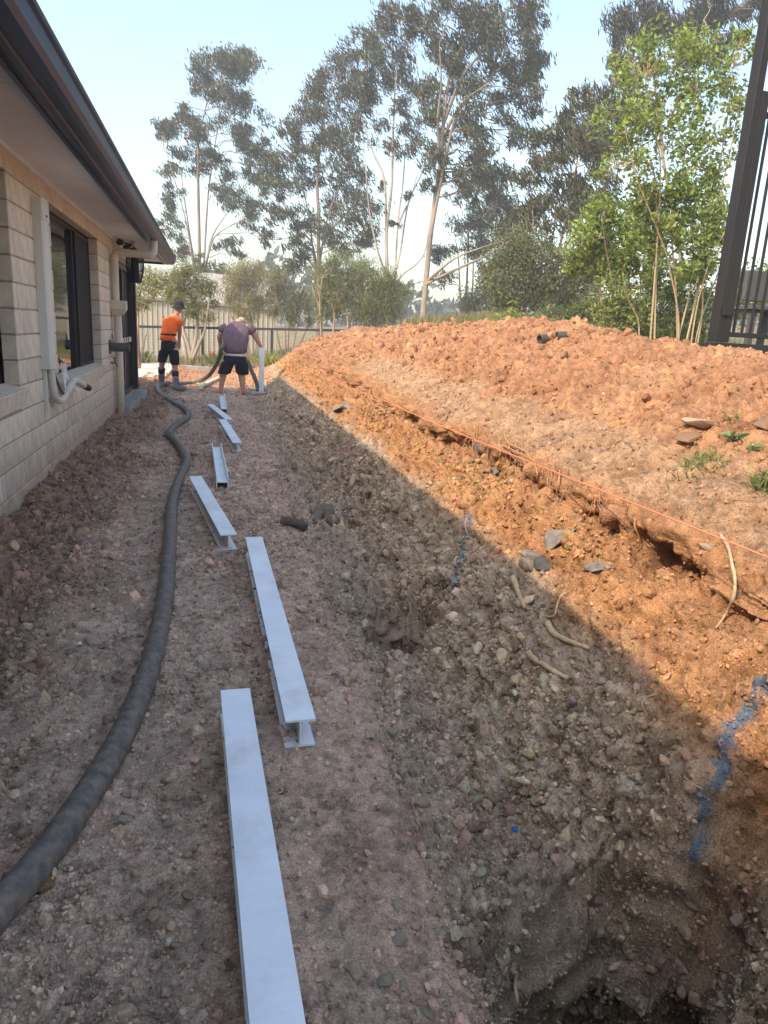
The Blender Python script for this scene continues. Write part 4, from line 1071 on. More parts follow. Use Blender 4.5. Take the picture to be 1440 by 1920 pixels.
# edging bricks by the garden bed, boards on the ground
for i, (u, v) in enumerate(((362,687),(382,688),(350,686))):
    p = PZ(u, v, .06); o = MB().box((-.17,-.08,-.05), (.17,.08,.05), .008).build('edging_block', M_CONC, None)
    o.location = (p[0], p[1]-.6, .06); o.rotation_euler = (0,0,.15*i-.1)
    tag(o, ['middle','rightmost','leftmost'][i]+' of three pale garden edging blocks under the multi-stemmed bush', 'block', 'garden edging blocks')
a_, b_ = PZ(410,708,.05), PZ(375,725,.05)
def plank(a, b, wd, th, label, mat):
    a, b = np.asarray(a), np.asarray(b); d = (b-a)/2; s = _n(np.cross(d, [0,0,1.]))
    o = MB().obox((a+b)/2, d, s*wd/2, np.array([0,0,th/2])).build('board', mat, None); return tag(recentre(o), label, 'board', 'boards by the men')
plank(a_, b_, .09, .045, 'long white board on the ground between the two men', pmat('white_board', (.66,.62,.52), rough=.7, var=.1))
plank(PZ(371,716,.05), PZ(378,730,.04), .07, .035, 'short yellow board end lying under the white board', pmat('yellow_board', (.62,.52,.30), rough=.7, var=.1))

# ------------------------------------------------------------------ patio gate at the right
M_DECK = pmat('dark_brown_paint', (.024,.021,.020), rough=.55, var=.15, scale=5, bump=.001, bscale=40, spec=.25, stretch=(1,1,.2))
gate = thing('patio_gate', 'tall dark brown patio post and barred gate panel at the right edge', 'gate', (3.62, 4.72, 1.40))
gy, gx0 = 4.70, 3.605; zb = 1.415
MB().box((gx0-.005, gy-.03, zb), (gx0+.055, gy+.06, 4.6), .003).build('post', M_DECK, gate)
MB().box((gx0+.058, gy-.028, zb), (gx0+.115, gy+.03, 3.07), .003).build('post', M_DECK, gate)
MB().box((gx0+.062, gy-.022, 3.07), (gx0+.111, gy+.024, 3.085), .002).build('post_cap', M_DECK, gate)
MB().box((gx0+.015, gy-.045, 1.60), (gx0+.092, gy-.031, 1.675), .003).build('strap', M_DECK, gate)
MB().box((gx0+.118, gy-.005, zb+.04), (gx0+1.3, gy+.025, zb+.075), .002).build('rail', M_DECK, gate)
MB().box((gx0+.118, gy-.005, 2.93), (gx0+1.3, gy+.025, 2.965), .002).build('rail', M_DECK, gate)
for k in range(15):
    xx = gx0+.17+k*.072
    MB().box((xx-.009, gy+.002, zb+.076), (xx+.009, gy+.018, 2.929), .002).build('bar', M_DECK, gate)
MB().tube([(gx0+.13, gy+.01, 1.50), (gx0+.13, gy+.01, 1.56)], .012, 8).build('hinge', M_METAL, gate)
MB().tube([(gx0+.13, gy+.01, 2.82), (gx0+.13, gy+.01, 2.88)], .012, 8).build('hinge', M_METAL, gate)
dk = thing('deck', 'dark brown timber deck edge under the barred gate', 'deck', (4.5, 5.4, 1.3))
MB().box((3.55, 4.62, 1.30), (6.6, 4.72, 1.41), .006).build('bearer', M_DECK, dk)
for k in range(12):
    MB().box((3.57, 4.73+k*.142, 1.37), (6.6, 4.73+k*.142+.136, 1.398), .003).build('board', M_DECK, dk)
for xk in (3.9, 5.4): MB().box((xk, 4.8, .7), (xk+.1, 4.9, 1.368)).build('stump', M_DECK, dk)
M_CHAIR = pmat('grey_outdoor_furniture', (.085,.08,.075), rough=.6, var=.12)
chr_ = thing('patio_chair', 'grey outdoor chair seen through the bars of the gate', 'chair', (5.2, 6.0, 1.4))
MB().box((4.86,5.85,1.74), (5.45,6.35,1.78), .006).build('seat', M_CHAIR, chr_)
MB().box((5.02,6.2,1.84), (5.45,6.24,2.12), .006).build('backrest', M_CHAIR, chr_)
for (xk, yk) in ((4.90,5.9),(5.36,5.9),(4.90,6.28),(5.36,6.28)): MB().box((xk,yk,1.398),(xk+.05,yk+.05,1.739)).build('leg', M_CHAIR, chr_)

# ------------------------------------------------------------------ the two men
M_SKIN = pmat('skin', (.46,.26,.18), rough=.6, var=.12, scale=14, spec=.3)
def figure(name, joints, edges, radii, mat, parent, sub=2):
    """one continuous skinned surface over a joint graph"""
    keys = list(joints); ix = {k: i for i, k in enumerate(keys)}
    me_ = bpy.data.meshes.new(name); me_.from_pydata([tuple(map(float, joints[k])) for k in keys], [(ix[a], ix[b]) for a, b in edges], [])
    o = bpy.data.objects.new(name, me_); COL.objects.link(o)
    md = o.modifiers.new('skin', 'SKIN'); md.use_smooth_shade = True
    for i, k in enumerate(keys):
        r = radii[k]; me_.skin_vertices[0].data[i].radius = (r, r) if np.isscalar(r) else r
    me_.skin_vertices[0].data[0].use_root = True
    s_ = o.modifiers.new('sub', 'SUBSURF'); s_.levels = sub; s_.render_levels = sub
    dg = bpy.context.evaluated_depsgraph_get(); dg.update()
    m2 = bpy.data.meshes.new_from_object(o.evaluated_get(dg)); bpy.data.objects.remove(o)
    m2.name = name; m2.materials.clear(); m2.polygons.foreach_set('use_smooth', [True]*len(m2.polygons))
    return link(name, m2, mat, parent)
def ell(c, r, seed=0, sub=3, amp=0.0):
    co, F = ico(sub, seed+300, amp) if amp else (None, None)
    import bmesh
    bm = bmesh.new(); bmesh.ops.create_icosphere(bm, subdivisions=sub, radius=1.0)
    co = np.array([v.co[:] for v in bm.verts]); F = [[v.index for v in f.verts] for f in bm.faces]; bm.free()
    return co*np.asarray(r)+np.asarray(c), F
def hand_j(J, R, E, side, wrist, d, s, curl):
    """palm and five fingers hanging from a wrist: d along the fingers, s across towards the thumb, curl bends them"""
    d, s, curl = _n(np.asarray(d, float)), _n(np.asarray(s, float)), _n(np.asarray(curl, float))
    palm = wrist + d*.075
    J[side+'palm'] = palm; R[side+'palm'] = (.036, .018); E.append((side+'wr', side+'palm'))
    for k, (o_, L) in enumerate(((-.030,.065),(-.010,.080),(.010,.085),(.028,.075))):
        b = palm + s*o_ + d*.02; m_ = b + d*L*.5 + curl*L*.15; t_ = b + d*L*.75 + curl*L*.6
        for nm, q, r in (('a', b, .011), ('b', m_, .0095), ('c', t_, .008)): J[f'{side}f{k}{nm}'] = q; R[f'{side}f{k}{nm}'] = r
        E += [(side+'palm', f'{side}f{k}a'), (f'{side}f{k}a', f'{side}f{k}b'), (f'{side}f{k}b', f'{side}f{k}c')]
    a = wrist + d*.035 + s*.035; b = a + s*.03 + d*.03; c = b + d*.035 + curl*.015
    for nm, q, r in (('a', a, .012), ('b', b, .011), ('c', c, .009)): J[side+'t'+nm] = q; R[side+'t'+nm] = r
    E += [(side+'palm', side+'ta'), (side+'ta', side+'tb'), (side+'tb', side+'tc')]

# -- man in the mauve shirt, bent over the post, seen from behind
Y2 = 14.62
def q2(u, v, dy=0.0): return P(u, v, Y2+dy)
def gfix(p): p = np.array(p); p[2] = max(gz(p[0], p[1]), -.02)+.045; return p
man2 = thing('person', 'bent man in mauve shirt and black shorts holding the upright post', 'person', (.42, Y2, 0))
J = {'pel': q2(440,663,.02), 'spine': q2(441,645,.06), 'chest': q2(442,622,.20), 'neck': q2(447,606,.36), 'headb': q2(450,600,.46),
     'Lsh': q2(423,612,.26), 'Rsh': q2(466,612,.26), 'Lel': q2(411,630,.26), 'Lwr': q2(414,650,.34), 'Rel': q2(479,631,.30), 'Rwr': q2(488,648,.36),
     'Lhip': q2(430,668,.0), 'Rhip': q2(451,668,.0), 'Lkn': q2(418,702,.05), 'Rkn': q2(453,704,.03), 'Lan': q2(414,728,.0), 'Ran': q2(456,732,-.05)}
J['Lfo'] = gfix(J['Lan']+np.array([-.03,.16,0])); J['Rfo'] = gfix(J['Ran']+np.array([.0,.16,0]))
J['Lhe'] = gfix(J['Lan']+np.array([0,-.03,0])); J['Rhe'] = gfix(J['Ran']+np.array([0,-.03,0]))
J['Lan'][2] = J['Lhe'][2]+.05; J['Ran'][2] = J['Rhe'][2]+.05
R = {'pel': (.15,.13), 'spine': (.16,.14), 'chest': (.15,.12), 'neck': .075, 'headb': .08, 'Lsh': .075, 'Rsh': .075, 'Lel': .058, 'Rel': .062, 'Lwr': .038, 'Rwr': .038,
     'Lhip': .13, 'Rhip': .13, 'Lkn': .075, 'Rkn': .075, 'Lan': .048, 'Ran': .048, 'Lfo': .042, 'Rfo': .042, 'Lhe': .045, 'Rhe': .045}
E = [('pel','spine'),('spine','chest'),('chest','neck'),('neck','headb'),('chest','Lsh'),('chest','Rsh'),('Lsh','Lel'),('Lel','Lwr'),('Rsh','Rel'),('Rel','Rwr'),
     ('pel','Lhip'),('pel','Rhip'),('Lhip','Lkn'),('Rhip','Rkn'),('Lkn','Lan'),('Rkn','Ran'),('Lan','Lhe'),('Ran','Rhe'),('Lhe','Lfo'),('Rhe','Rfo')]
hand_j(J, R, E, 'R', J['Rwr'], (.35,.3,-.5), (-.5,.5,.2), (0,.3,-1)); hand_j(J, R, E, 'L', J['Lwr'], (.1,.2,-1), (.6,.5,0), (.3,.6,-.2))
figure('body', J, E, R, M_SKIN, man2)
M_MAUVE = pmat('mauve_shirt', (.155,.105,.125), rough=.9, var=.18, scale=9, bump=.006, bscale=14, spec=.1)
M_NAVY = pmat('black_shorts', (.020,.020,.026), rough=.9, var=.2, scale=9, bump=.006, bscale=12, spec=.1)
def loft(rings, n=20):
    """closed garment: rings of (centre, x radius, y radius[, tilt])"""
    V = []; F = []; m = len(rings)
    for rg in rings:
        c, rx, ry = rg[:3]; tl = rg[3] if len(rg) > 3 else 0.0
        for k in range(n):
            a = 2*math.pi*k/n; cs, sn = math.cos(a), math.sin(a)
            pw = .82
            V.append(np.asarray(c)+np.array([rx*math.copysign(abs(cs)**pw, cs), ry*math.copysign(abs(sn)**pw, sn), tl*math.copysign(abs(sn)**pw, sn)*ry]))
    for i in range(m-1):
        for k in range(n): F.append((i*n+k, i*n+(k+1)%n, (i+1)*n+(k+1)%n, (i+1)*n+k))
    F += [tuple(range(n-1,-1,-1)), tuple((m-1)*n+k for k in range(n))]
    return np.array(V), F
def rumple(V, amp, f=9.0):
    n_ = fbm(V[:,0]*f, V[:,1]*f, V[:,2]*f*.6, oct=2); c = V.mean(0); d = V-c; d[:,2] *= .2
    return V + d/(np.linalg.norm(d, axis=1)[:,None]+1e-6)*(amp*n_)[:,None]
def sub_build(name, V, F, mat, par, lv=2, amp=.0):
    o = MB().add(V, F).build(name, mat, par, smooth=True)
    md = o.modifiers.new('sub', 'SUBSURF'); md.levels = lv; md.render_levels = lv
    dg = bpy.context.evaluated_depsgraph_get(); dg.update()
    m2 = bpy.data.meshes.new_from_object(o.evaluated_get(dg)); o.modifiers.clear()
    if amp:
        k = len(m2.vertices); co = np.empty(k*3, np.float32); m2.vertices.foreach_get('co', co); co = rumple(co.reshape(-1,3).astype(float), amp); m2.vertices.foreach_set('co', co.astype(np.float32).ravel())
    m2.polygons.foreach_set('use_smooth', [True]*len(m2.polygons)); o.data = m2; m2.name = name
    return o
w_ = lambda u0, u1, y=Y2: (u1-u0)*pxm(y)*.5
tor = [(q2(441,664,.02), w_(419,464), .20), (q2(441,655,.04), w_(418,464), .215), (q2(441,640,.08), w_(417,466), .215), (q2(442,625,.16), w_(418,468), .20), (q2(444,614,.24), w_(420,470), .17), (q2(446,607,.30), w_(428,464), .13), (q2(447,602,.36), w_(438,457), .08)]
V, F = loft(tor); sub_build('shirt', V, F, M_MAUVE, man2, 2, .012)
for sd in 'LR':
    s_, e_ = J[sd+'sh'], J[sd+'el']
    V, F = tube([s_*1.1-e_*.1+np.array([.04 if sd == 'L' else -.04,0,0]), s_*.8+e_*.2, s_*.55+e_*.45, s_*.3+e_*.7], [.085,.098,.098,.094], 14)
    sub_build('sleeve', V, F, M_MAUVE, man2, 1, .008)
V, F = loft([(q2(441,669,.015), w_(421,462), .195), (q2(441,666,.015), w_(420,463), .205), (q2(441,662,.02), w_(420,463), .20)])
sub_build('undershirt', V, F, pmat('pale_cotton', (.55,.55,.56), rough=.9, var=.1), man2, 1)
V, F = loft([(q2(441,684,.0), w_(424,459), .17), (q2(440,678,.0), w_(420,462), .205), (q2(440,670,.01), w_(420,462), .205), (q2(441,663,.02), w_(422,460), .19)])
sho = sub_build('shorts', V, F, M_NAVY, man2, 2, .01)
for (pa, pb) in (((429,676),(419,703)), ((452,676),(455,704))):
    a_, b_ = q2(*pa, .0), q2(*pb, .03)
    V, F = loft([(b_, .125, .125), (b_*.7+a_*.3, .128, .13), (b_*.3+a_*.7, .135, .15), (a_, .13, .16)]); sub_build('shorts_leg', V, F, M_NAVY, man2, 1, .012)
hd = J['headb']+np.array([.03,.09,-.06])
V, F = ell(hd, (.080,.10,.11)); hb = MB().add(V, F)
for sx_ in (-1, 1): V, F = ell(hd+np.array([.082*sx_,.0,.0]), (.014,.03,.035), sub=2); hb.add(V, F)
V, F = ell(hd+np.array([0,.10,-.02]), (.015,.022,.03), sub=2); hb.add(V, F)
hb.build('head', M_SKIN, man2, smooth=True)
cap_ = MB(); V, F = ell(hd+np.array([0,.01,.035]), (.088,.108,.09)); V = V[:]; V[:, 2] = np.maximum(V[:, 2], hd[2]+.03); cap_.add(V, F)
V, F = ell(hd+np.array([.03,.13,.03]), (.07,.08,.012)); cap_.add(V, F)
cap_.build('cap', pmat('faded_cap', (.50,.36,.24), rough=.9, var=.3, scale=14), man2, smooth=True)

# -- man in the orange vest, half turned away
Y1 = 15.0
def q1(u, v, dy=0.0): return P(u, v, Y1+dy)
man1 = thing('person', 'man in orange vest, dark bucket hat, black shorts and grey rubber boots', 'person', (-.85, Y1, 0))
J = {'pel': q1(317,645,0), 'spine': q1(317,628,.03), 'chest': q1(322,606,.12), 'neck': q1(330,591,.20), 'headb': q1(333,584,.26),
     'Lsh': q1(311,599,.18), 'Rsh': q1(335,600,.06), 'Lel': q1(316,620,.34), 'Lwr': q1(328,638,.42), 'Rel': q1(337,620,.10), 'Rwr': q1(336,640,.22),
     'Lhip': q1(311,651,.05), 'Rhip': q1(324,651,-.05), 'Lkn': q1(303,684,.12), 'Rkn': q1(328,690,-.10), 'Lan': q1(303,716,.25), 'Ran': q1(330,728,-.22)}
J['Lhe'] = gfix(J['Lan']+np.array([-.02,-.03,0])); J['Rhe'] = gfix(J['Ran']+np.array([-.02,-.03,0]))
J['Lfo'] = gfix(J['Lhe']+np.array([.12,.13,0])); J['Rfo'] = gfix(J['Rhe']+np.array([.17,.08,0])); J['Lan'][2] = J['Lhe'][2]+.06; J['Ran'][2] = J['Rhe'][2]+.06
R = {'pel': (.11,.09), 'spine': (.10,.085), 'chest': (.11,.085), 'neck': .058, 'headb': .06, 'Lsh': .06, 'Rsh': .06, 'Lel': .046, 'Rel': .048, 'Lwr': .032, 'Rwr': .032,
     'Lhip': .095, 'Rhip': .095, 'Lkn': .058, 'Rkn': .058, 'Lan': .04, 'Ran': .04, 'Lfo': .04, 'Rfo': .04, 'Lhe': .042, 'Rhe': .042}
E = [('pel','spine'),('spine','chest'),('chest','neck'),('neck','headb'),('chest','Lsh'),('chest','Rsh'),('Lsh','Lel'),('Lel','Lwr'),('Rsh','Rel'),('Rel','Rwr'),
     ('pel','Lhip'),('pel','Rhip'),('Lhip','Lkn'),('Rhip','Rkn'),('Lkn','Lan'),('Rkn','Ran'),('Lan','Lhe'),('Ran','Rhe'),('Lhe','Lfo'),('Rhe','Rfo')]
hand_j(J, R, E, 'R', J['Rwr'], (.1,.3,-1), (.2,.8,0), (-.3,.5,-.1)); hand_j(J, R, E, 'L', J['Lwr'], (.4,.2,-.8), (.4,-.6,0), (-.1,-.3,-.6))
figure('body', J, E, R, M_SKIN, man1)
M_ORANGE = pmat('hi_vis_orange', (.95,.15,.022), rough=.75, var=.12, scale=8, bump=.006, bscale=14, spec=.15)
w1w = lambda u0, u1: (u1-u0)*pxm(Y1)*.5
tor = [(q1(313,640,.0), w1w(299,328), .155), (q1(314,634,.01), w1w(300,328), .155), (q1(316,624,.03), w1w(302,330), .15), (q1(319,612,.08), w1w(304,334), .15), (q1(323,602,.13), w1w(307,338), .14), (q1(326,596,.16), w1w(312,339), .11), (q1(329,591,.19), w1w(322,335), .07)]
V, F = loft(tor); sub_build('vest', V, F, M_ORANGE, man1, 2, .012)
for sd in 'LR':
    s_, e_ = J[sd+'sh'], J[sd+'el']
    V, F = tube([s_*1.1-e_*.1, s_*.8+e_*.2, s_*.55+e_*.45, s_*.4+e_*.6], [.075,.085,.080,.076], 14); sub_build('sleeve', V, F, M_ORANGE, man1, 1, .006)
bn = q1(316,627,.02)
V, F = loft([(bn-np.array([0,0,.028]), w1w(301,330)+.006, .160), (bn+np.array([0,0,.0]), w1w(301.5,330)+.006, .160), (bn+np.array([0,0,.028]), w1w(302,330)+.006, .160)]); sub_build('waist_band', V, F, M_NAVY, man1, 1)
V, F = loft([(q1(317,662,.0), w1w(303,331), .13), (q1(317,654,.0), w1w(301,331), .15), (q1(316,644,.0), w1w(302,330), .145), (q1(316,637,.0), w1w(303,329), .135)])
sub_build('shorts', V, F, M_NAVY, man1, 2, .008)
for (pa, pb, da, db) in (((309,654),(303,681),.05,.10), ((325,654),(328,686),-.04,-.09)):
    a_, b_ = q1(*pa, da), q1(*pb, db)
    V, F = loft([(b_, .085, .09), (b_*.7+a_*.3, .092, .10), (b_*.3+a_*.7, .10, .12), (a_, .10, .12)]); sub_build('shorts_leg', V, F, M_NAVY, man1, 1, .008)
M_SOCK = pmat('dark_sock', (.035,.032,.035), rough=.9, var=.2, scale=20)
M_BOOT = pmat('grey_rubber', (.17,.18,.20), rough=.55, var=.3, scale=12)
for sd in 'LR':
    k_, a_, h_, f_ = J[sd+'kn'], J[sd+'an'], J[sd+'he'], J[sd+'fo']
    top = k_*.52+a_*.48
    MB().tube([k_*.8+a_*.2, top], [.070,.066], 12).build('sock', M_SOCK, man1, smooth=True)
    figure('boot', {'t': top, 'm': k_*.25+a_*.75, 'a': a_+np.array([0,0,.01]), 'h': h_+np.array([0,0,.012]), 'f': f_+np.array([0,0,.012]), 'e': f_+(f_-h_)*.25},
           [('t','m'),('m','a'),('a','h'),('h','f'),('f','e')], {'t': .082, 'm': .070, 'a': .064, 'h': .058, 'f': .055, 'e': .045}, M_BOOT, man1)
hd = J['headb']+np.array([.02,.04,.075])
V, F = ell(hd, (.075,.095,.112)); hb = MB().add(V, F)
for sx_ in (-1, 1): V, F = ell(hd+np.array([.077*sx_,.0,.0]), (.013,.028,.034), sub=2); hb.add(V, F)
V, F = ell(hd+np.array([.03,.09,-.02]), (.015,.022,.026), sub=2); hb.add(V, F)
hb.build('head', M_SKIN, man1, smooth=True)
MB().lathe(hd+np.array([0,0,.02]), [(.145,-.035),(.148,-.030),(.105,.0),(.098,.012),(.094,.07),(.080,.098),(.03,.108)], 20).build('hat', pmat('dark_felt_hat', (.030,.033,.034), rough=.9, var=.2, scale=15), man1, smooth=True)

# ------------------------------------------------------------------ trees
M_BARK = pmat('gum_bark', (1,1,1), rough=.85, var=.25, scale=3, bump=.01, bscale=12, spec=.15, attr=True, stretch=(1,1,.25))
M_GUM = pmat('gum_leaf', (1,1,1), rough=.45, var=.15, scale=1.5, spec=.5, attr=True, trans=.22)
M_LEAF = pmat('soft_leaf', (1,1,1), rough=.5, var=.15, scale=3, spec=.35, attr=True, trans=.45)

def leaves(name, cen, dr, L, W, cols, parent, mat):
    n = len(cen); d = dr/(np.linalg.norm(dr, axis=1)[:, None]+1e-9)
    L = np.broadcast_to(np.asarray(L).reshape(-1, 1), (n, 1)); W = np.broadcast_to(np.asarray(W).reshape(-1, 1), (n, 1))
    s = np.cross(d, RNG.normal(size=(n, 3))); s /= np.linalg.norm(s, axis=1)[:, None]+1e-9
    up_ = np.cross(s, d)
    V = np.stack([cen-d*L*.5, cen-s*W*.5+d*L*(-.08)+up_*L*.06, cen+d*L*.5-up_*L*.04, cen+s*W*.5+d*L*(-.08)+up_*L*.06], 1).reshape(-1, 3)
    return link(name, np_mesh(name, V, np.arange(4*n).reshape(-1, 4), np.repeat(cols, 4, 0), smooth=False), mat, parent)

def limb_mesh(parts):
    """several (points, radii, colour, sides) tubes in one mesh"""
    Vs, Fq, Cs, n0 = [], [], [], 0
    for pts, rr, col, n in parts:
        V, F = tube(pts, rr, n, cap=False); Vs.append(V); Fq.append(np.array(F)+n0); n0 += len(V)
        jig = 1+.25*perlin(V[:,0]*1.3, V[:,1]*1.3, V[:,2]*.8)
        Cs.append(np.clip(np.asarray(col)[None]*jig[:, None], .01, .9))
    return np.concatenate(Vs), np.concatenate(Fq), np.concatenate(Cs)

def wander(p, q, k, amp, sag=0.0):
    t = np.linspace(0, 1, k)[:, None]; L = np.linalg.norm(q-p)
    w_ = RNG.normal(size=(k, 3))*amp*L*np.sin(np.pi*t); w_[:, 2] += sag*L*np.sin(np.pi*t[:, 0])
    return p*(1-t)+q*t+w_

def gum(label, y, to, trunks, clumps, tr, bark=(.34,.26,.20), leafc=(0.082,0.092,0.047), wind=(.55,.1,-.75), dens=1.0, deep=.55, lw=(.27,.050), group='gum trees beyond the garden', name='gum_tree', seedn=0, base_z=None, spread=1.0):
    """a gum tree: stems and leaf clumps given in photo pixels, set out in depth round distance y"""
    m = pxm(y, P(*to(*trunks[0][0]), y)[0])                       # metres per photo pixel
    parts = []; stems = []
    root_ = P(*to(*trunks[0][0]), y)
    if base_z is not None: root_ = np.array([root_[0], y, base_z])
    for i, tp in enumerate(trunks):
        off = RNG.normal()*tr*2.2 if i else 0.0
        pts = [P(*to(*a), y + off*(j/(len(tp)-1))*4) for j, a in enumerate(tp)]
        if i == 0 and base_z is not None: pts = [root_] + pts
        c = np.array(catmull(pts, 5)); k = len(c)
        r0 = tr*(.72 if i == 0 else .38); rr = np.linspace(r0, r0*.22, k)
        parts.append((c, rr, bark, 8)); stems.append((c, rr))
    allp = np.concatenate([c for c, r in stems]); allr = np.concatenate([r for c, r in stems])
    cen_, dir_, col_, L_, W_ = [], [], [], [], []
    zs = [P(*to(a, b), y)[2] for a, b, *_ in clumps]; zlo, zhi = min(zs), max(zs)
    for (a, b, r) in clumps:
        u, v = to(a, b); rp = (to(a+r, b)[0]-u)*spread; R0 = rp*m*1.1
        c = P(u, v, y) + np.array([0, RNG.normal()*deep*R0*2.2, 0])
        # a limb from the nearest stem below
        dlt = c-allp; cost = np.linalg.norm(dlt, axis=1) + np.where(dlt[:, 2] < R0*.3, 3.0, 0)
        k = int(np.argmin(cost)); s0 = allp[k]; r0 = min(allr[k]*.55, .06)
        b_ = wander(s0, c, 7, .05, .06)
        parts.append((b_, np.linspace(max(r0, .018), .012, 7), tuple(np.array(bark)*.9), 5))
        nsub = max(5, int(12*min(1.6, R0)))
        subs = c + RNG.normal(size=(nsub, 3))*R0*np.array([.66,.66,.56])
        for s in subs[::1]:
            parts.append((wander(b_[4], s, 4, .06), np.linspace(.013, .005, 4), tuple(np.array(bark)*.75), 3))
        n = int(dens*960*max(.2, R0)**1.7)
        which = RNG.integers(0, nsub, n)
        q = RNG.normal(size=(n, 3))*R0*np.array([.34,.34,.27])
        p = subs[which]+q
        p[:, 0] += .16*R0*np.abs(RNG.normal(size=n)); p[:, 2] -= .06*R0
        d = np.array(wind)+RNG.normal(size=(n, 3))*.42
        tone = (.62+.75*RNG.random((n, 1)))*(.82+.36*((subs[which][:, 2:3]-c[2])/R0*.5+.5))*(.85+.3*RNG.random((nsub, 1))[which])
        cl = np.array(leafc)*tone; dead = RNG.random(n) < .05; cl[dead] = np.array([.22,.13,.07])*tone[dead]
        cen_.append(p); dir_.append(d); col_.append(cl); L_.append(lw[0]*(.55+.8*RNG.random(n))); W_.append(lw[1]*(.7+.6*RNG.random(n)))
    t = thing(name, label, 'tree', root_, group)
    V, F, Cc = limb_mesh(parts)
    link('trunk', np_mesh('trunk', V, F, Cc), M_BARK, t)
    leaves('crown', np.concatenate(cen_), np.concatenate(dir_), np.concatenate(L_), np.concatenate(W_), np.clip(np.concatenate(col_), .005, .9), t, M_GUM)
    return t

tA = lambda a, b: (260+a/2.88, 60+b/2.88)
tB = lambda a, b: (640+a/3.098, b/3.098)
tC = lambda a, b: (920+a/2.769, b/2.769)
gum('tall gum tree at the left with a slanted pointed top above the house eave', 38, tA,
    [[(335,1480),(330,1330),(325,1000),(320,700),(330,560),(380,330)], [(338,1400),(350,1300),(370,950),(385,800),(430,500),(480,280)], [(332,1400),(320,1320),(290,1180),(240,850),(222,700)],
     [(340,1400),(360,1290),(400,1100),(520,920)], [(330,1380),(300,1280),(250,1000),(150,650)], [(345,1350),(390,1150),(440,1080),(590,1000)]],
    [(575,120,34),(545,180,50),(470,150,50),(400,190,55),(340,240,50),(440,250,70),(530,270,70),(585,330,50),(500,350,60),(400,320,45),(300,285,40),(570,410,40),(460,420,40),(225,395,26),(120,520,38),(170,480,42),(225,460,40),(280,470,40),
     (150,560,36),(330,590,60),(300,640,45),(400,640,46),(500,570,45),(560,550,55),(620,560,60),(655,630,38),(590,640,40),(370,720,46),(430,700,36),(600,740,46),(630,790,34),(150,750,44),(195,850,36),(470,810,42),(430,880,40),(520,920,54),(590,960,54),
     (640,910,34),(170,940,40),(195,1015,45),(120,1035,26),(215,660,34),(500,1150,44),(240,1160,40),(230,1210,36),(330,1250,34),(400,1290,34),(545,1190,26),(690,1110,30),(620,1040,34)],
    .16, base_z=-.1, dens=1.35)
gum('bushy gum tree left of centre between the pointed tree and the pale twin trunks', 34, tA,
    [[(975,1440),(972,1300),(970,1000),(965,800),(985,560),(1010,400),(1100,200)], [(972,1350),(950,1230),(900,900),(830,760)], [(972,1330),(960,1250),(930,1130),(860,1060),(760,900),(690,850)], [(974,1320),(985,1200),(1020,1000),(1090,800),(1150,500)], [(970,1300),(1000,1130),(1120,980),(1200,900)]],
    [(860,420,50),(800,510,50),(850,560,36),(1080,140,64),(1000,220,54),(960,290,46),(1100,270,80),(1180,240,50),(1010,400,80),(1100,440,80),(1160,550,60),(930,470,50),(1150,650,60),(1060,600,60),(980,560,50),(760,690,60),(690,690,36),(700,800,56),(820,700,56),(870,800,60),(760,830,50),
     (1180,780,60),(1100,800,60),(1060,900,60),(1150,930,76),(1200,1030,60),(1240,1090,46),(1100,1060,70),(1030,1030,50),(800,950,46),(730,990,46),(860,1000,50),(910,1050,60),(680,1105,34),(840,1130,40),(900,1190,60),(860,1250,50),(720,920,40),(1010,1140,44),(1110,1160,46),(1180,1150,40),(960,700,46),(900,640,44),(1030,760,46)],
    .155, bark=(.30,.235,.18), leafc=(0.082,0.087,0.043), base_z=.2, dens=1.2)
gum('pale twin trunked gum tree in the centre with open branches', 32, tB,
    [[(268,1830),(265,1560),(262,1350),(290,1100),(300,800),(310,550),(330,350)], [(310,1800),(315,1570),(330,1280),(360,1050),(375,800),(420,500)], [(262,1400),(250,1050),(190,900),(130,720),(110,560)], [(318,1560),(345,1450),(390,1180),(470,1000),(500,880)], [(262,1600),(210,1450),(160,1200),(130,800)], [(330,1300),(400,1150),(440,1020)], [(315,1650),(360,1590),(440,1530),(490,1450),(505,1300)]],
    [(170,190,50),(240,150,56),(210,240,50),(280,320,70),(360,320,60),(190,400,64),(130,420,46),(230,500,64),(330,450,66),(420,540,56),(160,610,46),(110,560,40),(230,730,36),(400,720,50),(320,890,46),(420,820,46),(300,640,36),(410,1120,26),(295,1300,20),(250,1070,20),(60,480,44),(40,330,40),(480,620,44),(350,580,40),(90,700,36)],
    .15, bark=(.42,.36,.30), leafc=(0.084,0.092,0.048), base_z=.3, dens=1.15, deep=.4)
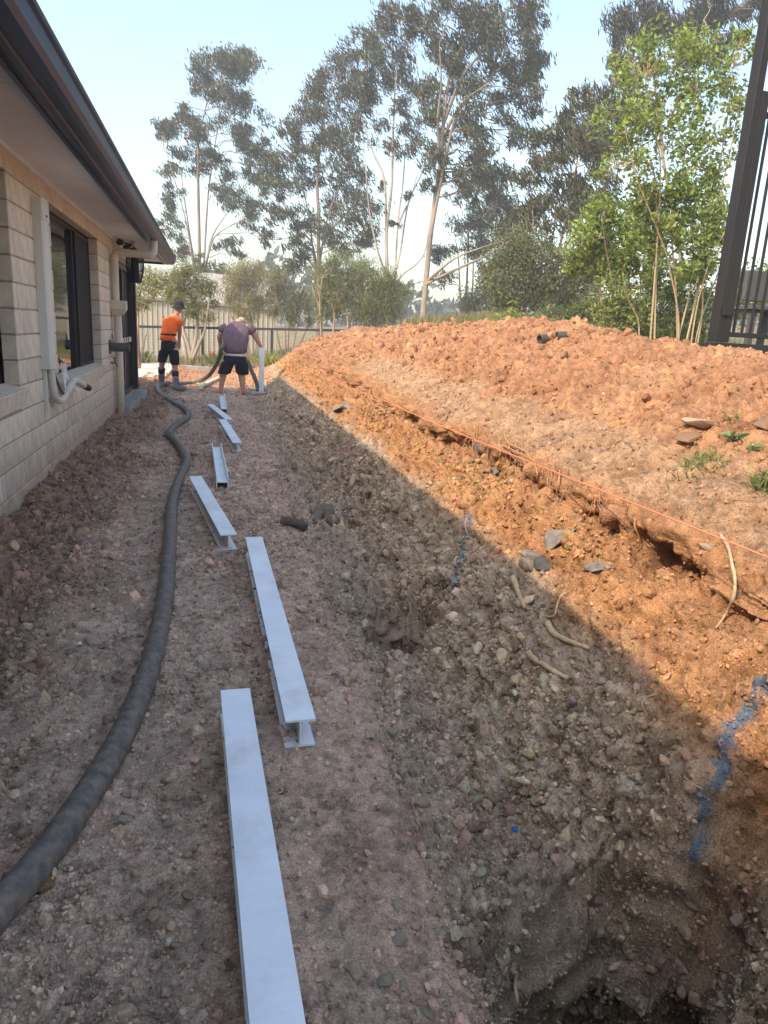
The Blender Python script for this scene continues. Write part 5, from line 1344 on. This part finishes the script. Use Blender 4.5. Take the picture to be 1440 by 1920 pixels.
gum('tallest gum tree, broad wind-blown crown running out of the top of the picture', 27, tB,
    [[(472,1870),(490,1650),(515,1400),(545,1150),(580,900),(600,650),(640,400),(740,200),(800,60)], [(515,1400),(560,1150),(640,760),(700,600),(860,480)], [(490,1660),(530,1630),(700,1550),(850,1480),(1010,1380),(1080,1330)], [(495,1640),(560,1580),(680,1490),(930,1400)],
     [(575,930),(560,700),(580,500),(570,250)], [(600,700),(700,450),(820,300),(950,120)], [(590,800),(680,640),(900,420),(1050,300)]],
    [(380,60,66),(330,10,60),(470,30,70),(540,60,70),(620,80,76),(560,200,76),(620,260,66),(700,120,60),(780,40,76),(870,50,80),(960,50,84),(1040,30,70),(1090,80,56),(1120,160,60),(950,160,76),(1020,240,76),(1100,270,70),(1170,320,52),(1140,390,56),(1060,390,60),(800,320,66),(760,250,56),(870,420,60),(980,460,60),(1090,510,56),(700,390,60),(600,410,60),
     (530,480,60),(660,520,66),(780,490,50),(920,550,66),(1030,590,56),(1130,640,36),(560,630,60),(500,690,50),(680,640,60),(820,670,60),(950,700,56),(1080,735,44),(1000,800,50),(800,770,50),(620,800,66),(560,870,70),(520,940,60),(700,880,60),(820,870,66),(900,940,76),(860,1040,76),(760,990,66),(960,1000,56),(700,1070,50),(580,990,50),(640,1140,36),(820,1140,56),(890,1150,46),(500,1070,36),(1080,860,26)],
    .18, bark=(.30,.24,.185), leafc=(0.082,0.090,0.044), base_z=1.6, dens=1.25)
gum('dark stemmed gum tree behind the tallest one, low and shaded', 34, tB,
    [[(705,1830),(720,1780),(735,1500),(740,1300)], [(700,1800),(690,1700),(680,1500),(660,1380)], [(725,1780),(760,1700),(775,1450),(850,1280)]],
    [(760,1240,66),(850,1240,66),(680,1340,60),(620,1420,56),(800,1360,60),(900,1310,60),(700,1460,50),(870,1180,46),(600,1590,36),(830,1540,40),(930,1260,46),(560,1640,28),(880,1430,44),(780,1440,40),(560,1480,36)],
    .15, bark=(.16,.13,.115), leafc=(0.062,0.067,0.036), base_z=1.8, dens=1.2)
gum('brown barked gum tree right of centre forking low above the mound', 20, tC,
    [[(318,1640),(320,1610),(345,1400),(360,1280),(400,1100),(430,950),(470,700)], [(330,1450),(315,1300),(340,1100),(350,900)], [(322,1500),(290,1400),(240,1350),(228,1290)], [(340,1340),(270,1260),(200,1180)], [(352,1330),(430,1220),(480,1150)], [(390,1130),(500,900),(600,600)]],
    [(230,980,64),(195,1050,54),(300,1070,66),(330,780,76),(380,700,66),(420,830,76),(470,740,76),(520,900,66),(450,980,66),(380,960,56),(300,710,46),(285,860,46),(500,620,66),(450,560,56),(560,600,66),(555,500,56),(600,430,56),(640,360,56),(690,310,56),(600,740,66),(640,620,66),(540,1000,60),(640,800,60),(280,1170,60),(420,1110,60),(195,1140,46),(480,1080,56),(700,420,56),(700,560,60),(700,700,60)],
    .105, bark=(.36,.23,.15), leafc=(0.082,0.084,0.039), base_z=1.95, dens=1.9, lw=(.24,.045))
gum('tall gum tree behind the leafy sapling with a dark swept crown at the top right', 24, tC,
    [[(1000,1640),(980,1300),(880,700),(930,420),(980,230)], [(900,800),(850,400),(900,250)], [(940,600),(1050,350),(1150,150)]],
    [(760,80,76),(850,50,76),(950,90,76),(1020,50,66),(1100,20,66),(1000,160,56),(880,140,56),(715,140,44),(685,185,34),(1160,120,56),(1220,70,46),(1280,100,44),(1290,20,56),(1350,20,36),(1200,210,46),(1180,300,46),(1100,240,50),(800,180,46),(1060,130,50)],
    .12, bark=(.34,.25,.20), leafc=(0.070,0.074,0.048), base_z=2.0, dens=1.9, lw=(.28,.045))

# ------------------------------------------------------------------ shrubs and small trees
def shrub(label, y, to, stems, clumps, tr, leafc, bark=(.34,.25,.17), L=(.12,.028), dens=1.0, group='shrubs along the fence', name='shrub', deep=.5, mat=None, wind=(.1,0,.35), base_z=None, spreadd=.8, cat='shrub', n0=4600, dead=.04, fill=.40):
    m = pxm(y, P(*to(*stems[0][0]), y)[0]); parts = []; allp = []
    root_ = P(*to(*stems[0][0]), y)
    if base_z is not None: root_ = np.array([root_[0], y, base_z])
    for i, tp in enumerate(stems):
        off = RNG.normal()*.25
        pts = [P(*to(*a), y+off*j/(len(tp)-1)) for j, a in enumerate(tp)]
        if base_z is not None: pts[0] = np.array([pts[0][0], y, base_z-.05])
        c = np.array(catmull(pts, 5)); parts.append((c, np.linspace(tr, tr*.3, len(c)), bark, 7)); allp.append(c)
    allp = np.concatenate(allp); cen_, dir_, col_ = [], [], []
    for (a, b, r) in clumps:
        u, v = to(a, b); R0 = (to(a+r, b)[0]-u)*m
        c = P(u, v, y) + np.array([0, RNG.normal()*deep*R0, 0])
        k = int(np.argmin(np.linalg.norm(allp-c, axis=1)+np.where(c[2]-allp[:, 2] < 0, R0*1.5, 0)))
        for _ in range(5):
            e = c+RNG.normal(size=3)*R0*.5
            parts.append((wander(allp[k], e, 6, .06), np.linspace(tr*.35, .003, 6), tuple(np.array(bark)*.9), 4))
        nsub = 12; subs = c+RNG.normal(size=(nsub, 3))*R0*.5
        n = int(dens*n0*max(R0, .12)**1.5*((.45 if b < 950 else 1.15) if name == 'sapling' else 1)); wh = RNG.integers(0, nsub, n)
        p = subs[wh]+RNG.normal(size=(n, 3))*R0*fill
        d = np.array(wind)+RNG.normal(size=(n, 3))*spreadd
        cl = np.array(leafc)*(.55+.9*RNG.random((n, 1)))*(.8+.4*RNG.random((nsub, 1))[wh])
        dd = RNG.random(n) < dead; cl[dd] = np.array([.30,.20,.11])*(.6+.7*RNG.random((dd.sum(), 1)))
        cen_.append(p); dir_.append(d); col_.append(cl)
    t = thing(name, label, cat, root_, group)
    V, F, Cc = limb_mesh(parts); link('stems', np_mesh('stems', V, F, Cc), M_BARK, t)
    cen = np.concatenate(cen_); n = len(cen)
    leaves('foliage', cen, np.concatenate(dir_), L[0]*(.6+.7*RNG.random(n)), L[1]*(.7+.6*RNG.random(n)), np.clip(np.concatenate(col_), .005, .9), t, mat or M_LEAF)
    return t
tD = lambda a, b: (220+a/3.6, 480+b/3.6)
OL = (.25,.255,.085)
shrub('thin pale leafed shrub right behind the house corner', 20, tD, [[(135,650),(140,480),(150,300),(170,180)], [(138,600),(190,540),(215,545)], [(140,500),(120,350),(125,250)]],
      [(150,170,60),(220,130,60),(280,170,50),(150,260,60),(200,330,40),(120,340,40),(250,230,50)], .035, (.30,.31,.11), base_z=0, dens=.55)
shrub('multi-stemmed bush with twisted grey trunks behind the orange vest', 24.0, tD, [[(480,725),(490,640),(440,480),(430,330),(420,200)], [(485,720),(530,560),(540,400),(560,250)], [(490,700),(540,620),(590,500),(620,300)], [(478,715),(450,600),(440,520),(480,330)]],
      [(400,140,66),(470,110,66),(560,160,60),(370,220,60),(450,220,64),(520,240,60),(600,240,50),(620,200,46),(540,330,50),(600,420,44),(420,300,44),(490,380,40),(350,260,40),(640,320,36)], .075, OL, bark=(.36,.30,.23), base_z=0, dens=.75)
shrub('feathery yellow green shrub above the bent man', 26.5, tD, [[(920,640),(910,480),(890,350),(850,200)], [(925,640),(950,450),(970,250)], [(915,600),(780,430),(740,300)], [(922,620),(830,420),(800,250)]],
      [(800,130,70),(880,110,70),(950,110,66),(760,200,60),(850,220,70),(930,220,70),(880,320,60),(800,320,54),(960,320,54),(740,280,40),(900,410,46),(830,400,40)], .03, (.29,.265,.10), base_z=0, dens=.9, L=(.14,.018), wind=(0,0,.9), spreadd=.5, dead=.15)
shrub('darker olive shrub with many thin stems beside the feathery one', 26.0, tD, [[(1140,620),(1130,450),(1080,300),(1060,180)], [(1150,620),(1160,420),(1150,250)], [(1160,620),(1220,450),(1260,250)], [(1130,600),(1060,440),(1030,320)], [(1165,600),(1290,460),(1300,350)]],
      [(1060,170,66),(1130,150,60),(1100,250,70),(1180,260,66),(1240,260,60),(1040,280,50),(1280,330,54),(1200,350,56),(1120,350,56),(1060,380,44),(1290,430,40),(1180,440,40)], .03, (.20,.215,.08), base_z=0, dens=.9, L=(.13,.018), wind=(0,0,.8), spreadd=.55, dead=.12)
tE = lambda a, b: (480+a/4.5, 500+b/4.5)
shrub('big rounded olive bush in the centre rising behind the spoil mound', 23, tE, [[(775,560),(775,430),(740,380),(690,250)], [(778,520),(800,410),(860,330),(900,200)], [(560,560),(550,420),(500,250),(470,150)], [(620,540),(660,460),(640,300)], [(1000,560),(1010,400),(1050,200)], [(575,560),(540,300),(560,100)]],
      [(560,60,90),(680,-20,90),(800,0,90),(900,20,90),(1000,60,90),(1100,100,80),(1180,160,80),(600,180,90),(720,130,90),(840,140,100),(960,170,100),(1080,220,90),(1180,270,80),(1250,230,50),(560,280,70),(680,270,80),(800,270,90),(920,300,90),(1040,340,90),(1140,370,80),(700,370,70),(880,400,80),(1000,440,70),(620,400,60),(1080,450,60),(540,400,50)], .045, (.22,.245,.075), base_z=.1, dens=1.0, L=(.13,.020), wind=(.05,0,.6), spreadd=.6, dead=.1)
# the leafy multi-stemmed sapling by the gate
GRN = (.27,.33,.075)
shrub('tall leafy multi-stemmed sapling with pale stems beside the patio gate', 8.4, tC,
      [[(980,1850),(975,1650),(930,1400),(905,1300),(820,1080),(760,930),(700,690)], [(982,1840),(965,1560),(945,1300),(950,1150),(1000,850),(1060,520),(1085,280)], [(1060,1850),(1100,1600),(1085,1300),(1120,1000),(1150,700)], [(1062,1800),(1080,1700),(1150,1500),(1210,1330),(1240,1150)],
       [(1040,1800),(1070,1600),(1140,1350),(1220,1200)], [(780,1700),(770,1690),(720,1570),(690,1490)], [(975,1620),(1030,1530),(1050,1300),(1010,1000)], [(905,1300),(880,1000),(860,700),(800,400)], [(950,1200),(860,1000),(790,800),(730,500)], [(1090,1300),(1180,900),(1230,600),(1260,350)], [(1100,1150),(1240,800),(1300,500)]],
      [(800,260,70),(740,330,60),(880,330,66),(1080,180,66),(1070,300,70),(1000,260,60),(1150,260,60),(1310,220,40),(1330,170,26),(1360,280,36),(1250,330,60),(1190,420,66),(1290,430,60),(1080,440,70),(980,420,70),(880,470,70),(780,470,66),(700,440,60),(640,560,60),(720,590,66),(820,620,70),(920,600,70),(1030,590,70),(1120,580,60),(1210,560,60),(1290,560,50),(660,700,60),(760,740,66),(870,760,70),(980,740,70),(1080,720,66),(1170,700,56),(1250,680,50),
       (620,850,50),(720,860,60),(820,880,66),(930,880,70),(1040,870,66),(1140,850,56),(1220,830,44),(960,1000,66),(860,1010,66),(1060,1010,66),(1150,980,56),(760,1010,56),(900,1120,70),(1000,1130,70),(1100,1120,70),(1190,1110,56),(800,1130,66),(1060,1250,66),(1160,1230,56),(960,1250,66),(860,1260,66),(1140,1370,56),(1060,1390,60),(980,1400,56)],
      .013, GRN, bark=(.44,.33,.20), L=(.078,.036), base_z=1.15, dens=1.75, name='sapling', cat='tree', group='leafy trees by the patio', wind=(.5,.0,-.2), spreadd=.75, deep=.75, n0=2500, dead=.02)
shrub('bright green leafy bush left of the sapling behind the mound', 10.0, tC, [[(640,1720),(630,1500),(600,1300),(580,1150)], [(645,1700),(680,1450),(700,1250)], [(640,1650),(560,1450),(510,1300)]],
      [(600,1060,60),(540,1130,60),(640,1140,70),(720,1120,60),(500,1220,60),(590,1230,70),(690,1230,70),(770,1230,60),(450,1350,50),(540,1320,66),(640,1330,70),(740,1340,66),(820,1350,60),(430,1390,34),(600,1420,54),(700,1440,56),(790,1460,56)],
      .02, (.27,.34,.065), L=(.10,.036), base_z=1.15, dens=1.0, group='leafy trees by the patio', n0=4200, wind=(.4,0,-.3))
shrub('dense green undergrowth round the stems of the sapling', 9.3, tC, [[(900,1750),(880,1600),(860,1450)], [(760,1750),(740,1600),(720,1500)], [(1050,1750),(1060,1600),(1080,1450)], [(1180,1750),(1190,1600),(1200,1450)]],
      [(640,1540,66),(740,1560,70),(840,1560,70),(940,1540,70),(1040,1530,70),(1130,1520,66),(620,1640,66),(720,1660,70),(820,1660,76),(920,1650,70),(1010,1650,70),(1100,1640,66),(700,1740,60),(800,1750,66),(900,1760,66),(1000,1750,60),(1090,1740,60),(1200,1560,60),(1290,1600,60),(1380,1560,60),(1320,1480,60),(1250,1450,60),(1400,1440,56),(860,1450,60),(960,1440,60)],
      .012, (.26,.31,.07), L=(.07,.028), base_z=1.1, dens=1.1, group='leafy trees by the patio', n0=5000)
UL = (.16,.18,.06)
for lb, y, stems, cl, colr, ll in (
  ('low dark hedge right of the brown barked gum trunk', 13.0, [[(450,1720),(450,1640),(460,1600)], [(520,1720),(520,1640)], [(380,1720),(380,1640)]],
    [(330,1640,50),(400,1620,54),(470,1610,54),(540,1620,54),(600,1640,50),(360,1690,44),(440,1680,48),(520,1690,48),(590,1700,40)], (.15,.19,.05), (.08,.03)),
  ('scrubby olive thicket behind the brown barked gum trunk', 17.5, [[(180,1640),(190,1500),(200,1350)], [(420,1640),(440,1500),(460,1400)], [(540,1640),(540,1500)], [(80,1640),(90,1520)]],
    [(120,1300,90),(220,1280,90),(80,1400,90),(180,1400,90),(280,1390,90),(420,1380,80),(520,1400,80),(60,1490,80),(160,1500,80),(260,1490,80),(440,1490,80),(540,1500,80),(120,1570,70),(230,1570,70),(400,1570,70),(500,1580,70),(20,1540,60),(580,1320,70),(500,1260,70),(330,1500,60)], UL, (.13,.036)),
  ('hazy green thicket of trees in the gap right of the tallest gum', 29.0, [[(-60,1640),(-40,1500),(-20,1300)], [(60,1640),(70,1400),(90,1150)]],
    [(-60,1560,70),(20,1440,70),(60,1330,70),(100,1200,60),(90,1060,46),(130,1130,50),(-20,1480,60),(-120,1590,50),(40,1560,60),(140,1250,60),(160,1350,60)], (.10,.12,.055), (.20,.05))):
    shrub(lb, y, tC, stems, cl, .025, colr, L=ll, base_z=1.0 if y < 14 else (1.6 if y < 20 else 1.9), dens=.9, group='undergrowth behind the mound', n0=(5000 if y < 14 else 3600) if y < 20 else 1800, dead=.12)
# dry grass along the crest
def drygrass(label, u0, u1, vb, h, y, n, colr):
    a = np.array([P(u, vb(u), y) for u in np.linspace(u0, u1, 30)]); k = RNG.random(n)*29; i = np.minimum(k.astype(int), 28); f = (k-i)[:, None]
    b = a[i]*(1-f)+a[i+1]*f + np.c_[np.zeros(n), RNG.normal(size=n)*.8, -.1*np.ones(n)]
    d = np.c_[RNG.normal(size=n)*.35+.1, RNG.normal(size=n)*.3, np.ones(n)]; L = h*(.4+.8*RNG.random(n))
    g = np.array(colr)*(.6+.8*RNG.random((n, 1)))
    o = link('dry_grass', leaf_mesh('dry_grass', b, b+d*L[:, None], .012+.01*RNG.random(n), g, .05), M_GRASS)
    return tag(recentre(o), label, kind='stuff')
drygrass('tall dry grass along the crest behind the mound', 770, 930, lambda u: 612-.06*(u-770), .34, 17, 2600, (.24,.215,.09))
drygrass('green and dry ground cover behind the mound at the right', 900, 1330, lambda u: 610+.11*(u-900), .32, 12, 3600, (.17,.19,.06))
drygrass('short weeds along the foot of the fence', 256, 700, lambda u: 684-.05*(u-256), .35, 24.0, 2200, (.20,.20,.07))
# young mango-like plants with drooping whorls of light leaves
def whorl(pts, label):
    parts = []; cen, dr, cl = [], [], []; root_ = None
    for (u, v, r) in pts:
        y = 11.2 + RNG.normal()*.25; p = P(u, v, y); R0 = r*pxm(y, 4.5)
        if root_ is None: root_ = np.array([p[0], y, 1.2])
        parts.append((wander(np.array([p[0]+RNG.normal()*.05, y, 1.0]), p, 5, .03), np.linspace(.012, .006, 5), (.25,.24,.10), 6))
        for lev in range(3):
            n = 13; a = RNG.random(n)*6.28
            d = np.c_[np.cos(a), np.sin(a), -.75+.5*RNG.random(n)]*1.0
            d /= np.linalg.norm(d, axis=1)[:, None]
            cen.append(p+np.array([0,0,-.10*lev])+d*R0*.55); dr.append(d*(R0*1.0)); cl.append(np.array([.38,.42,.07])*(.6+.6*RNG.random((n, 1)))*(1-.12*lev))
    t = thing('mango_sapling', label, 'plant', root_, 'young light green plants on the crest')
    V, F, Cc = limb_mesh(parts); link('stems', np_mesh('stems', V, F, Cc), M_BARK, t)
    cen = np.concatenate(cen); dr = np.concatenate(dr); L = np.linalg.norm(dr, axis=1)
    leaves('foliage', cen, dr, L, L*.24, np.concatenate(cl), t, M_LEAF)
whorl([(962,563,14),(958,580,13),(978,586,13)], 'tallest light green drooping leaved plant on the crest of the mound')
whorl([(1003,585,13),(1000,600,11)], 'yellow green drooping leaved plant right of the tallest one')
whorl([(930,586,12),(912,596,9),(945,594,10)], 'low light green drooping leaved plant left of the tallest one')
# garden plants at the fence: red flower, yellow leafed plant
def gplant(u, v, y, n, h, w_, colr, label, flower=None):
    p = P(u, v, y); p = np.array([p[0], y, 0.0]); a = RNG.random(n)*6.28
    d = np.c_[np.cos(a)*.6, np.sin(a)*.6, .4+.9*RNG.random(n)]; d /= np.linalg.norm(d, axis=1)[:, None]; L = h*(.5+.6*RNG.random(n))
    b = p+np.c_[RNG.normal(size=n)*.12, RNG.normal(size=n)*.12, np.zeros(n)]+d*(L*.3)[:, None]
    t = thing('garden_plant', label, 'plant', p, 'plants in the garden bed')
    link('leaves', leaf_mesh('leaves', b, b+d*L[:, None], L*w_, np.array(colr)*(.6+.8*RNG.random((n, 1))), .15), M_LEAF, t)
    if flower:
        c = P(*flower, y-.1); co, F = ico(2, 77, .3)
        MB().add(co*np.array([.085,.06,.085])+c, F).build('flower', pmat('red_flower', (.75,.05,.07), rough=.6, var=.3, scale=12), t)
        MB().tube([p, (p+c)/2+np.array([.04,0,0]), c], .008, 5).build('stalk', M_LEAF if False else pmat('green_stalk', (.12,.16,.05), rough=.7), t)
gplant(404, 690, 22.6, 50, .5, .12, (.17,.20,.07), 'spiky garden plant with a red flower left of the bent man', (399,662))
gplant(508, 690, 21.5, 90, .55, .25, (.30,.30,.06), 'yellow green leafy garden plant behind the upright post')
gplant(262, 680, 22.8, 60, .4, .28, (.16,.18,.06), 'small leafy plant by the pale slab')
# distant hazy belt of trees
def belt():
    n = 9000; u = RNG.random(n); x = -60+u*190; y = 78+RNG.random(n)*22
    hmax = 5.5+4.5*perlin(x*.05, 3.0)+2.5*perlin(x*.2, 8.0); z = 1.2+RNG.random(n)**.7*np.maximum(hmax, 1.5)
    cen = np.c_[x, y, z]; d = RNG.normal(size=(n, 3)); cl = np.array([.07,.085,.05])*(.6+.7*RNG.random((n, 1)))
    V = None; L = .9+.8*RNG.random(n)
    o = leaves('distant_trees', cen, d, L, L*.55, cl, None, M_GUM)
    tag(o, 'hazy belt of distant trees along the horizon', kind='stuff')
belt()

# ------------------------------------------------------------------ smoke haze in the air
hz = MB().box((-75, -14, -3.0), (150, 125, 24.0)).build('haze', None, None)
tag(hz, 'thin bluish smoke haze in the air', kind='stuff')
hmat = bpy.data.materials.new('smoke_haze'); hmat.use_nodes = True
hn, hl = hmat.node_tree.nodes, hmat.node_tree.links; hn.clear()
pv = hn.new('ShaderNodeVolumePrincipled'); pv.inputs['Color'].default_value = (.88,.93,1.0,1); pv.inputs['Density'].default_value = .0032; pv.inputs['Anisotropy'].default_value = .2
ho = hn.new('ShaderNodeOutputMaterial'); hl.new(pv.outputs[0], ho.inputs['Volume'])
hz.data.materials.append(hmat)
